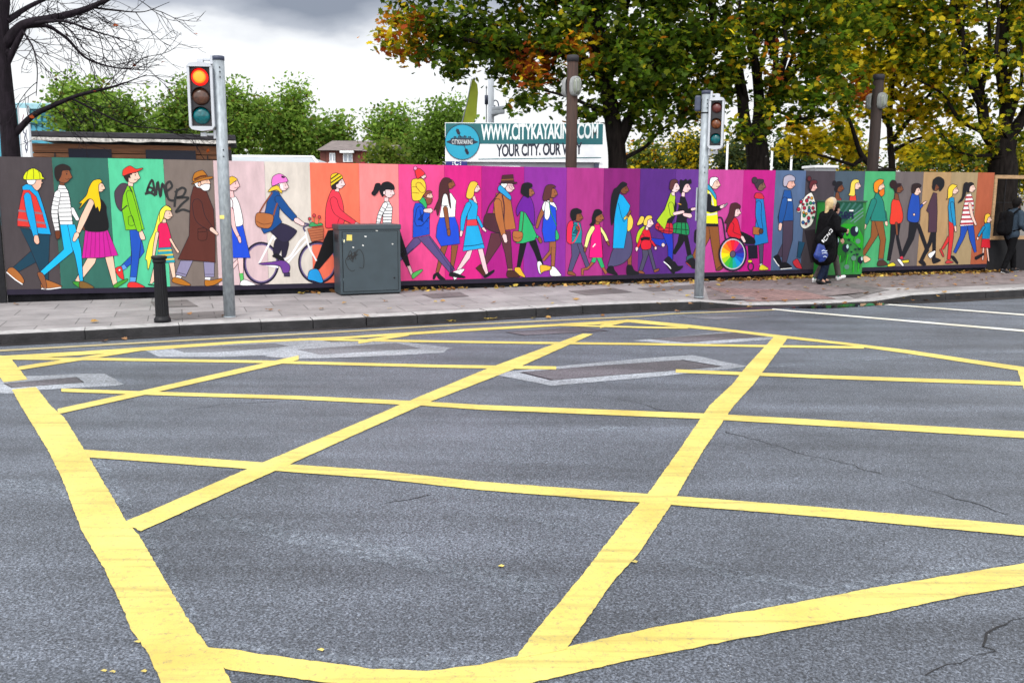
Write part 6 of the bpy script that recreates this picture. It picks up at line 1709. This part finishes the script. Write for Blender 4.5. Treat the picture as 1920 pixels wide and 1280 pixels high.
def sprout(i, d, ln, depth):
    d = np.array(d) / np.linalg.norm(d); p = np.array(sk.p[i]); n = max(4, int(ln / .075)); st = ln / n; last = i; ids = []
    for k in range(n):
        t = k / n; d = d + rng.normal(size=3) * .075 + np.array([.02, 0, (-.055 if t < .45 else .075)]); d /= np.linalg.norm(d); p = p + d * st; last = sk.node(p, last); ids.append(last)
    tips.append(last)
    if depth <= 0: return
    for k in range(1, n - 1):
        if rng.random() < (.42 if depth > 1 else .30):
            t = sk.p[ids[k]] - sk.p[ids[k - 1]]; t /= np.linalg.norm(t); v = rng.normal(size=3) * np.array([1, .7, 1]); v -= t * v.dot(t); v /= np.linalg.norm(v); an = R(rng.uniform(25, 55))
            sprout(ids[k], t * math.cos(an) + v * math.sin(an), ln * rng.uniform(.35, .62) * (1 - .4 * k / n), depth - 1)
nl = len(sk.p)
for i in range(nl):
    j = sk.par[i]
    if j < 0 or sk.p[i][2] < 2.6: continue
    t = sk.p[i] - sk.p[j]; l_ = np.linalg.norm(t)
    if l_ < 1e-4: continue
    t /= l_; big = sk.r[i] > .085
    if rng.random() < (.22 if big else min(.9, l_ / .16)):
        v = rng.normal(size=3) * np.array([1, .6, 1]) + np.array([.35, 0, -.1]); v -= t * v.dot(t); v /= np.linalg.norm(v); an = R(rng.uniform(30, 60))
        sprout(i, t * math.cos(an) + v * math.sin(an), rng.uniform(.55, 1.15), 2)
sk.mesh(.0036, .36).build('trunk', M['bare_bark'], bt)
for i in rng.choice(tips, 24):
    leaf_mesh('last_leaf', np.array([sk.p[i]]) + rng.normal(size=(1, 3)) * .02, rng.uniform(.05, .09, 1), pick_cols(1, [(1, RUST), (1, (.05, .03, .02))]), maple_leaf(), M['leaf'], bt)

# --- green trees in the distance
def far_tree(name, label, group, Y, xb, clumps, n, size, pal, dens=.44, trunkr=.22):
    base = at(xb, 320, Y); base.z = GZ; t = thing(name, base, label, 'tree' if name != 'shrub' else 'shrub', group)
    sk = Skel(); W_ = [at(xb, 300, Y), at(clumps[0][0], clumps[0][1], Y)]; sk.limb([base] + W_, trunkr, trunkr * .3)
    LP = []; LC = []; vol = np.array([c[2] * c[3] for c in clumps], float); k = Y / FPX
    for c, v in zip(clumps, vol):
        ctr = np.array(at(c[0], c[1] + 24, Y)); m = int(3.0 * n * v / vol.sum()); nc = max(6, m // 48)
        u = rng.normal(size=(nc, 3)); u /= np.linalg.norm(u, axis=1)[:, None]; cc_ = ctr + u * (rng.random(nc) ** .5)[:, None] * np.array([c[2] * k * .84, c[2] * k * .84, c[3] * k * .84])
        for q in cc_:
            if q[2] < 1.0: continue
            sk.reach(q, step=.9, bend=.15); mm = int(48 * rng.uniform(.4, 1.6)); sp = np.array([.8, .8, 1.15]) * dens * rng.uniform(.8, 1.7)
            LP.append(q + rng.normal(size=(mm, 3)).clip(-1.5, 1.5) * sp); LC.append(pick_cols(mm, pal) * rng.uniform(.75, 1.25))
    sk.mesh(.012, .46).build('trunk', M['bark'], t)
    LP = np.concatenate(LP); leaf_mesh('crown', LP, size * .66 * rng.uniform(.5, 1.4, len(LP)), np.concatenate(LC), oval_leaf(), M['leaf'], t, up_bias=.3)
    return t
palG = [(3, (.13, .24, .035)), (3, (.20, .33, .05)), (2, (.29, .42, .07)), (.6, (.18, .16, .03))]
palY = [(3, (.08, .13, .025)), (2, (.14, .18, .03)), (1.2, GOLD), (.5, ORG_)]
grp = 'green trees beyond the yard'
far_tree('green_tree', 'round green tree behind the bare tree above the pavilion roof', grp, 44, 185, [(185, 200, 92, 58), (150, 175, 45, 32), (225, 215, 50, 45)], 4200, .30, palG)
far_tree('green_tree', 'green tree just left of the lit traffic signal head', grp, 48, 335, [(330, 215, 50, 45), (360, 175, 35, 30), (300, 225, 25, 32)], 2400, .30, palG)
far_tree('green_tree', 'tall green tree directly right of the lit signal pole', grp, 50, 445, [(450, 215, 55, 50), (432, 165, 26, 30), (480, 200, 32, 35), (420, 250, 40, 40)], 3200, .30, palG)
far_tree('green_tree', 'tall loose topped green tree standing highest in the distant row', grp, 52, 560, [(555, 230, 50, 45), (552, 172, 28, 24), (520, 215, 25, 30)], 2600, .30, palG)
far_tree('green_tree', 'spreading green tree behind the brick house roof', grp, 54, 620, [(615, 245, 48, 36), (640, 225, 22, 20), (585, 258, 36, 30), (520, 268, 60, 26)], 3000, .32, palG)
far_tree('green_tree', 'sparse green tree right of the brick house', grp, 56, 735, [(735, 245, 50, 38), (715, 222, 25, 20), (755, 215, 16, 16)], 2400, .32, palG, .5)
far_tree('green_tree', 'bushy pale green tree left of the kayaking sign', grp, 50, 825, [(825, 225, 42, 42), (850, 205, 25, 24), (800, 265, 40, 32), (868, 240, 30, 30)], 3000, .30, [(2, (.12, .22, .03)), (3, (.18, .29, .04)), (1, (.09, .17, .02))])
far_tree('shrub', 'low yellow green shrub in front of the red house end', None, 41, 725, [(722, 290, 28, 18)], 900, .3, [(1, (.10, .17, .02)), (1, (.16, .2, .03))], .4, .06)
grp2 = 'autumn bushes beyond the yard'
far_tree('shrub', 'dark green bush between the left maple and the signal pole', grp2, 58, 1215, [(1215, 290, 45, 30)], 1500, .34, palY, .5, .08)
far_tree('shrub', 'rounded bush with golden patches left of the right signal pole', grp2, 60, 1290, [(1285, 280, 45, 34), (1300, 262, 30, 18)], 1900, .34, [(2, (.09, .12, .02)), (2, GOLD), (1, (.05, .085, .02))], .5, .08)
far_tree('shrub', 'grey green bush right of the right signal pole', grp2, 62, 1375, [(1375, 285, 42, 30)], 1500, .34, [(3, (.06, .09, .035)), (1, (.10, .12, .03)), (.4, GOLD)], .5, .08)
far_tree('shrub', 'dark green bush behind the yellow leaves above the blue mural panel', grp2, 64, 1490, [(1490, 285, 50, 26), (1470, 262, 25, 16)], 1500, .34, [(3, (.03, .06, .02)), (1, (.05, .08, .02))], .5, .08)
far_tree('shrub', 'yellowing bush far behind the slender maple', grp2, 60, 1740, [(1720, 285, 70, 28), (1600, 290, 50, 26), (1810, 280, 60, 32)], 2800, .34, palY, .5, .08)
far_tree('shrub', 'yellow green bush seen through the framed opening', grp2, 60, 1910, [(1910, 290, 60, 50), (1990, 290, 60, 45)], 2600, .34, [(2, (.10, .14, .02)), (2, (.22, .22, .02)), (1, GOLD)], .5, .08)

# ================================================================ PEOPLE
def capsule(bm_v, bm_f, a, ra, b, rb, n=14, squash=None):
    a, b = Vector(a), Vector(b); d = b - a; L_ = d.length
    d = d / L_ if L_ > 1e-6 else Vector((0, 0, 1)); x = d.orthogonal().normalized() if abs(d.y) > .99 or True else None
    x = (Vector((0, 1, 0)) - d * d.y); x = x.normalized() if x.length > 1e-3 else d.orthogonal().normalized(); y = d.cross(x); base = len(bm_v); rings = 0
    for (c, r, angs) in ((a, ra, [-90, -60, -30, 0]), (b, rb, [0, 30, 60, 90])):
        for t in angs:
            rr = r * math.cos(R(t)) + 1e-4; h = r * math.sin(R(t))
            for k in range(n):
                u = 2 * math.pi * k / n; bm_v.append(c + d * h + (x * math.cos(u) * (squash or 1) + y * math.sin(u)) * rr)
            rings += 1
    for i in range(rings - 1):
        for k in range(n): bm_f.append((base + i * n + k, base + i * n + (k + 1) % n, base + (i + 1) * n + (k + 1) % n, base + (i + 1) * n + k))
    bm_f.append(tuple(base + k for k in range(n))[::-1]); bm_f.append(tuple(base + (rings - 1) * n + k for k in range(n)))
def blob(name, caps, m, parent, xf, vox=.012, smooth=6):
    # union of tapered capsules grown into one continuous surface
    v, f = [], []
    for c in caps: capsule(v, f, *c[:4], squash=(c[4] if len(c) > 4 else None))
    me = bpy.data.meshes.new('tmp'); me.from_pydata(v, [], f); o = bpy.data.objects.new('tmp', me); COL.objects.link(o)
    r = o.modifiers.new('r', 'REMESH'); r.mode = 'VOXEL'; r.voxel_size = vox
    s = o.modifiers.new('s', 'SMOOTH'); s.iterations = smooth; s.factor = .5
    me2 = bpy.data.meshes.new_from_object(o.evaluated_get(bpy.context.evaluated_depsgraph_get()))
    bpy.data.objects.remove(o); bpy.data.meshes.remove(me)
    me2.transform(Matrix.Translation(-ORG[parent.name] if parent else Vector()) @ xf); me2.name = name; me2.materials.clear(); me2.materials.append(m)
    me2.polygons.foreach_set('use_smooth', [True] * len(me2.polygons))
    ob = bpy.data.objects.new(name, me2); COL.objects.link(ob); ob.parent = parent; ORG[ob.name] = ORG[parent.name]; return ob
def hand(p, fwd, s):                               # palm, four fingers and a thumb, slightly curled; p wrist, fwd direction of the fingers
    f = Vector(fwd).normalized(); sd_ = Vector((1, 0, 0)) if abs(f.x) < .8 else Vector((0, 0, 1)); sd_ = (sd_ - f * f.dot(sd_)).normalized(); dn = f.cross(sd_); P = Vector(p); out_ = [(P, .026, P + f * .075, .030, .6)]
    for k, (o, l) in enumerate(((-.030, .058), (-.010, .068), (.010, .064), (.029, .050))):
        a = P + f * .085 + sd_ * o; b = a + f * l * .6 + dn * .008 * s; out_ += [(a, .0095, b, .009), (b, .009, b + f * l * .35 + dn * .022 * s, .0075)]
    a = P + f * .02 + sd_ * -.028; b = a + f * .035 - sd_ * .022; out_ += [(a, .012, b, .011), (b, .011, b + f * .032, .009)]
    return out_
def foot(an, fwd, tilt):                           # shoe from the ankle; tilt rotates the toe down (+) or up (-)
    f = Vector(fwd); A = Vector(an); c, s = math.cos(tilt), math.sin(tilt); F_ = Vector((f.x * c, f.y * c, -s)); U = Vector((f.x * s, f.y * s, c))
    return [(A, .048, A - U * .045 - F_ * .035, .042), (A - U * .05 - F_ * .03, .040, A - U * .058 + F_ * .10, .038), (A - U * .058 + F_ * .10, .038, A - U * .066 + F_ * .165, .030)], [(A - U * .088 - F_ * .045, .016, A - U * .09 + F_ * .17, .016)]
def person(label, loc, heading, H_, legs, arms, mats, hairfn, coat='long', bulk=1.0, extra=None, head_yaw=0.0, lean=0.04):
    k = H_ / 1.70; h = Vector((heading.x, heading.y, 0)).normalized(); lf = Vector((-h.y, h.x, 0))
    xf = Matrix.Translation(loc) @ Matrix(((h.x, lf.x, 0), (h.y, lf.y, 0), (0, 0, 1))).to_4x4() @ Matrix.Scale(k, 4)
    t = thing('person', loc, label, 'person')
    hipz = .90; sh = Vector((lean + .02, 0, 1.40)); hp = Vector((0, 0, hipz)); nk = Vector((lean + .04, 0, 1.47)); hd = Vector((lean + .07, 0, 1.60))
    body = [(hp, .135, Vector((lean * .6, 0, 1.1)), .12), (Vector((lean * .6, 0, 1.1)), .12, Vector((lean, 0, 1.32)), .115), (sh + Vector((0, .13, 0)), .06, sh - Vector((0, .13, 0)), .06), (nk - Vector((0, 0, .05)), .055, nk + Vector((.01, 0, .06)), .05)]
    cy_, sy_ = math.cos(head_yaw), math.sin(head_yaw); hf = Vector((cy_, sy_, 0)); hl = Vector((-sy_, cy_, 0))
    body += [(hd + Vector((0, 0, .045)) - hf * .012, .090, hd + Vector((0, 0, .02)) + hf * .012, .086, .86), (hd + hf * .03 - up(.03), .066, hd + hf * .052 - up(.078), .040, .9), (hd + hf * .088 + up(.012), .012, hd + hf * .112 - up(.022), .015), (hd + hf * .088 - up(.058), .016, hd + hf * .092 - up(.062), .015)]
    for s_ in (1, -1): body += [(hd + hl * s_ * .080 + up(.01), .018, hd + hl * s_ * .083 - up(.022), .014)]
    trous, shoes, soles, sleeves = [], [], [], []
    for (kn, an, tilt), s_ in zip(legs, (1, -1)):
        hj = hp + Vector((0, s_ * .085, -.02)); kn, an = Vector((kn[0], s_ * .085, kn[1])), Vector((an[0], s_ * .08, an[1]))
        body += [(hj, .085, kn, .056), (kn, .055, an, .040)]; trous += [(hj, .100, kn, .073), (kn, .073, an + up(.02), .062)]
        u_, so2 = foot(an, (1, 0, 0), tilt); blob('shoe', u_, mats['shoe'], t, xf, .010, 3); blob('shoe_sole', so2, mats['sole'], t, xf, .009, 2); body += [(an, .04, an + Vector((.1, 0, -.05)), .03)]
    for (el, wr, fd_), s_ in zip(arms, (1, -1)):
        sj = sh + Vector((0, s_ * .17, -.02)); el, wr = Vector(el), Vector(wr); body += [(sj, .050, el, .042), (el, .040, wr, .027)] + hand(wr, fd_, s_); sleeves += [(sj, .072, el, .060), (el, .060, wr - (wr - el).normalized() * .02, .046)]
    blob('body', body, mats['skin'], t, xf, .009, 3)
    blob('trousers', trous + [(hp + Vector((0, .05, 0)), .135, hp - Vector((0, .05, 0)), .135)], mats['trousers'], t, xf, .013)
    c_ = [(Vector((lean * .5, 0, 1.05)), .150, Vector((lean, 0, 1.30)), .145, 1.15), (sh + Vector((0, .14, -.01)), .082, sh - Vector((0, .14, .01)), .082), (nk - up(.03), .075, nk, .070)] + sleeves
    if coat == 'long': c_ += [(Vector((lean * .5, 0, 1.05)), .150, Vector((.0, 0, .78)), .185, 1.1), (Vector((0, 0, .78)), .185, Vector((-.01, 0, .60)), .195, 1.05), (Vector((.0, .05, .60)), .16, Vector((-.02, -.05, .56)), .16)]
    else: c_ += [(Vector((lean * .5, .04, 1.05)), .145, Vector((.0, -.04, .90)), .150, 1.1)]
    c_ = [(q[0], q[1] * bulk, q[2], q[3] * bulk, *q[4:]) for q in c_]
    blob('coat' if coat == 'long' else 'jacket', c_, mats['coat'], t, xf, .013)
    hairfn(t, xf, hd, hf, hl)
    e = MB()
    for s_ in (1, -1): e.lathe(xf @ (hd + hf * .083 + hl * s_ * .032 + up(.012)), [(.011 * k, -.004), (.009 * k, .004), (.003 * k, .006)], 10, axis=xf.to_3x3() @ hf)
    build_each(e, 'eye', M['black'], t)
    b_ = MB(); b_.tube([xf @ (hd + hf * .092 + hl * y - up(.045)) for y in (-.022, -.008, .008, .022)], .004 * k, 6); b_.build('mouth', mat('lips', (.30, .10, .09), .5, .05), t)
    return t, xf, hd, hf, hl
def hair_woman(t, xf, hd, hf, hl):
    blob('hair', [(hd + up(.05) - hf * .03, .102, hd - hf * .045, .090), (hd - hf * .06 + up(.0), .07, hd - hf * .10 - up(.06), .05), (hd - hf * .10 - up(.05), .045, hd - hf * .13 - up(.20), .036), (hd - hf * .13 - up(.2), .036, hd - hf * .12 - up(.30), .014), (hd + up(.06) + hf * .03, .082, hd + up(.055) + hf * .02, .082)], M['blonde'], t, xf, .010, 4)
    blob('headband', [(hd + up(.045) - hf * .012, .106, hd + up(.072) + hf * .012, .100)], M['beige'], t, xf, .011, 4)
def hair_dark(t, xf, hd, hf, hl):
    blob('hair', [(hd + up(.055) - hf * .02, .108, hd + up(.03) - hf * .03, .104), (hd - hf * .05, .08, hd - hf * .05 - up(.06), .06), (hd + up(.085) + hf * .03, .070, hd + up(.085), .075)], M['darkhair'], t, xf, .011, 3)
g = gnd(1541, 532.5, PZ); g.z = PZ
HH = (at(1549, 371, g.y).z - PZ) / 1.03
mw = dict(skin=M['skin'], trousers=M['denim'], shoe=M['black'], sole=M['black'], coat=M['coat'])
pw, xf1, hd1, hf1, hl1 = person('blonde woman with ponytail in long black coat walking right past the green cabinet', g, WU, HH,
    [((.16, .48), (.10, .10), .05), ((.02, .47), (-.12, .11), .25)], [((.14, .22, 1.15), (.38, .16, 1.12), (1, 0, -.1)), ((.10, -.25, 1.13), (.34, -.20, 1.10), (1, .3, -.1))], mw, hair_woman, head_yaw=.15, bulk=1.22)
g2 = gnd(1549, 528, PZ) + WU * .02; g2.z = PZ
m2_ = dict(skin=M['skin'], trousers=M['taupe'], shoe=M['whiteshoe'], sole=M['whiteshoe'], coat=M['coat'])
p2_, xf2, hd2, *_ = person('companion in dark coat, taupe trousers and white trainers striding behind the blonde woman', g2, WU, HH * .95,
    [((.26, .52), (.36, .12), -.25), ((-.16, .47), (-.38, .10), .15)], [((-.06, .22, 1.14), (.02, .24, .92), (.1, 0, -1)), ((.02, -.22, 1.13), (.16, -.2, .98), (.5, 0, -1))], m2_, hair_dark)
gm = MB()
for s_, x, z in ((1, .33, .09), (-1, -.43, .09)): gm.box(xf2 @ Vector((x, s_ * .08 - .04, z)), (xf2.to_3x3() @ Vector((.02, 0, 0))), (xf2.to_3x3() @ Vector((0, .006, 0))), up(.03), .003)
build_each(gm, 'shoe_tab', M['greenmark'], p2_)
# bags carried by the woman
bag = thing('shoulder_bag', xf1 @ Vector((-.18, -.30, .85)), 'black shoulder bag with white lettering hanging behind the woman in black', 'bag')
blob('bag', [(Vector((-.33, -.27, .92)), .10, Vector((-.18, -.31, 1.10)), .09, .55), (Vector((-.30, -.27, .88)), .10, Vector((-.12, -.30, .92)), .10, .55), (Vector((-.18, -.31, 1.1)), .07, Vector((-.10, -.30, 1.0)), .08, .55)], M['coat'], bag, xf1, .012, 4)
b = MB(); b.tube([xf1 @ Vector(p) for p in ((-.30, -.30, 1.0), (-.12, -.26, 1.34), (.02, -.20, 1.47), (.02, -.16, 1.44))], .016, 8); b.build('strap', M['coat'], bag)
bx, by = (xf1.to_3x3() @ Vector((.62, 0, .78))).normalized(), (xf1.to_3x3() @ Vector((-.78, 0, .62))).normalized()
o_ = xf1 @ Vector((-.33, -.362, .94))
a = Art(lambda x, y, o: o_ + bx * (x * .01) - by * (y * .01) - WN * -(.02 + o) * 1.0, ow=0)
a.run('s E8E8E8 1.6 8,0 1,0 1,6 8,6\ns E8E8E8 1.6 11,6 11,0 17,6 17,0\ns E8E8E8 1.6 20,0 25,0 25,6 20,5\nq F0F0F0 -5,-2 -2,-2 -2,5 -5,5')
a.mb.build('lettering', M['art'], bag)
bg_ = thing('carrier_bag', xf1 @ Vector((-.30, -.30, .55)), 'bright blue plastic carrier bag with white print below the shoulder bag', 'bag')
blob('bag', [(Vector((-.36, -.29, .66)), .085, Vector((-.34, -.29, .80)), .06, .6), (Vector((-.36, -.29, .62)), .10, Vector((-.24, -.30, .62)), .10, .6), (Vector((-.24, -.30, .64)), .08, Vector((-.28, -.29, .80)), .05, .6), (Vector((-.30, -.30, .54)), .07, Vector((-.25, -.30, .54)), .06, .6)], M['bluebag'], bg_, xf1, .012, 3)
b = MB(); b.tube([xf1 @ Vector(p) for p in ((-.34, -.29, .84), (-.30, -.29, .98), (-.25, -.29, .86))], .008, 6); b.build('handle', M['bluebag'], bg_)
o2 = xf1 @ Vector((-.36, -.36, .60)); a = Art(lambda x, y, o: o2 + WU * (x * .01) + up(y * -.01) + WN * (.015 + o), ow=0)
a.run('s D8E4F4 1.5 1,-10 5,-12 10,-10 14,-11\ns D8E4F4 1.3 2,-6 8,-7 14,-6\ns D8E4F4 1.2 5,1 10,0 14,2'); a.mb.build('print', M['art'], bg_)
# man at the right edge with a backpack
g3 = gnd(1889, 511.5, PZ); g3.z = PZ; H3 = (at(1903, 370, g3.y).z - PZ) / 1.03
m3 = dict(skin=M['skin2'], trousers=M['coat'], shoe=M['black'], sole=M['whiteshoe'], coat=M['bluegrey'])
pm, xf3, hd3, hf3, hl3 = person('person with dark hair and grey blue sweatshirt walking out at the right edge', g3, WU, H3,
    [((.20, .50), (.25, .11), -.1), ((-.06, .48), (-.22, .11), .2)], [((.02, .25, 1.12), (.18, .20, 1.02), (1, 0, -.3)), ((.0, -.25, 1.12), (.16, -.22, 1.0), (1, 0, -.3))], m3, hair_dark, coat='short')
bk = thing('backpack', xf3 @ Vector((-.2, 0, 1.0)), 'large black backpack worn by the person at the right edge', 'backpack')
blob('bag', [(Vector((-.22, .07, .98)), .115, Vector((-.19, .07, 1.34)), .10), (Vector((-.22, -.07, .98)), .115, Vector((-.19, -.07, 1.34)), .10), (Vector((-.30, 0, .98)), .09, Vector((-.29, 0, 1.15)), .08)], M['coat'], bk, xf3, .013, 5)
b = MB()
for s_ in (1, -1): b.tube([xf3 @ Vector(p) for p in ((-.12, s_ * .13, 1.38), (.02, s_ * .14, 1.49), (.16, s_ * .14, 1.40), (.19, s_ * .15, 1.2), (.08, s_ * .17, 1.02), (-.1, s_ * .14, .98))], .02, 8)
build_each(b, 'strap', M['coat'], bk)

# ================================================================ FALLEN LEAVES
fl_pal = [(3, (.34, .20, .06)), (2, (.22, .10, .035)), (1.5, (.42, .30, .06)), (1, (.13, .07, .035))]
lit = bpy.data.objects.new('leaf_litter_root', None)
n_ = 1500; s_ = np.concatenate([rng.uniform(ws(560, 520), SR + .5, n_ // 3), rng.uniform(ws(1060, 520), SR + .5, n_ // 3), rng.uniform(ws(1380, 520), SR + 1, n_ - 2 * (n_ // 3))]); o_l = np.abs(rng.exponential(.085, n_)) - .03
clump = np.array([mnoise.noise(Vector((x * 1.3, 3.1, 0))) for x in s_]); keep = (clump + rng.normal(size=n_) * .2) > -.1; s_, o_l = s_[keep], o_l[keep]
P = np.array([wpt(x, PZ + .012 + rng.random() * .035 * math.exp(-o * 8), o) for x, o in zip(s_, o_l)])
ORG['leaf_litter'] = Vector((0, 0, 0)); lp_ = bpy.data.objects.new('tmpp', None); ORG['tmpp'] = Vector((0, 0, 0))
lo_ = leaf_mesh('leaf_litter', P, rng.uniform(.06, .11, len(P)), pick_cols(len(P), fl_pal), maple_leaf(), M['litter'], lp_, up_bias=1.5); lo_.parent = None; bpy.data.objects.remove(lp_); bpy.data.objects.remove(lit)
tag(lo_, kind='stuff')
# single leaves on pavement, gutter and road: one mesh per colour, copied
protos = []
for i, c in enumerate(((.36, .21, .07), (.24, .11, .04), (.46, .33, .08), (.30, .16, .08))):
    me = bpy.data.meshes.new('fallen_leaf'); sh_ = maple_leaf(); sh_[:, 2] = .22 * np.abs(sh_[:, 0]) + rng.random(len(sh_)) * .10
    ctr = (0, 0, .06); me.from_pydata([tuple(v) for v in sh_] + [ctr], [], [(k, (k + 1) % len(sh_), len(sh_)) for k in range(len(sh_))]); me.materials.append(M['litter'])
    ca = me.color_attributes.new('Col', 'FLOAT_COLOR', 'CORNER'); ca.data.foreach_set('color', [*c, 1] * len(me.loops)); protos.append(me)
first_leaf = None
def drop(x, y, road=False, size=None):
    global first_leaf
    p = gnd(x, y, .0 if road else PZ); p.z = (.012 if road else pz(p) + .014)
    if first_leaf is None:
        o = bpy.data.objects.new('fallen_leaf', protos[0]); tag(o, 'curled brown fallen leaf lying flat on the ground', 'leaf', 'fallen leaves on pavement and kerb'); first_leaf = o
    else: o = first_leaf.copy(); o.data = random.choice(protos)
    COL.objects.link(o); o.location = p; o.rotation_euler = (random.uniform(-.25, .25), random.uniform(-.25, .25), random.uniform(0, 6.28)); sc = size or random.uniform(.07, .12); o.scale = (sc, sc, sc)
for x, y in px2('177,605 210,558 30,572 355,590 420,594 505,583 688,594 722,566 925,569 1080,563 1075,521 1108,525 1140,528 1165,530 1017,520 1300,549 1238,538 1245,545 1260,541 1290,554 1205,537 1330,540 1365,545 1375,553 1433,553 1420,545 1472,555 1393,527 1335,525 1545,540 1510,538 1625,546 1650,548 1700,544 1720,541 1745,534 1775,528 1800,526 1830,520 1860,519 1897,527 1850,533 1880,515 1690,535 1725,538 1755,541 1610,523 1590,536 1480,534 1455,530 1585,559 1650,562 1685,544 1905,519 1815,513 1790,535 1840,526 1760,522 1675,531 1640,524 1625,529'): drop(x, y)
for x, y in px2('233,637 196,641 842,602 850,603 912,599 925,599 1000,598 1028,597 1130,593 1270,585 1405,577 1727,563 1735,564 1795,558 1810,556 1865,552 1895,551 1640,568 1770,561'): drop(x, y, True)
for k in range(70):
    x = random.uniform(1180, 1900) if k < 55 else random.uniform(400, 1180); f_ = random.random() ** 1.6
    yw = 548 - (x - 400) * .0235; yk = 610 - (x - 400) * .036; drop(x, yw + (yk - yw) * f_ * .8 + 6, size=random.uniform(.05, .10))
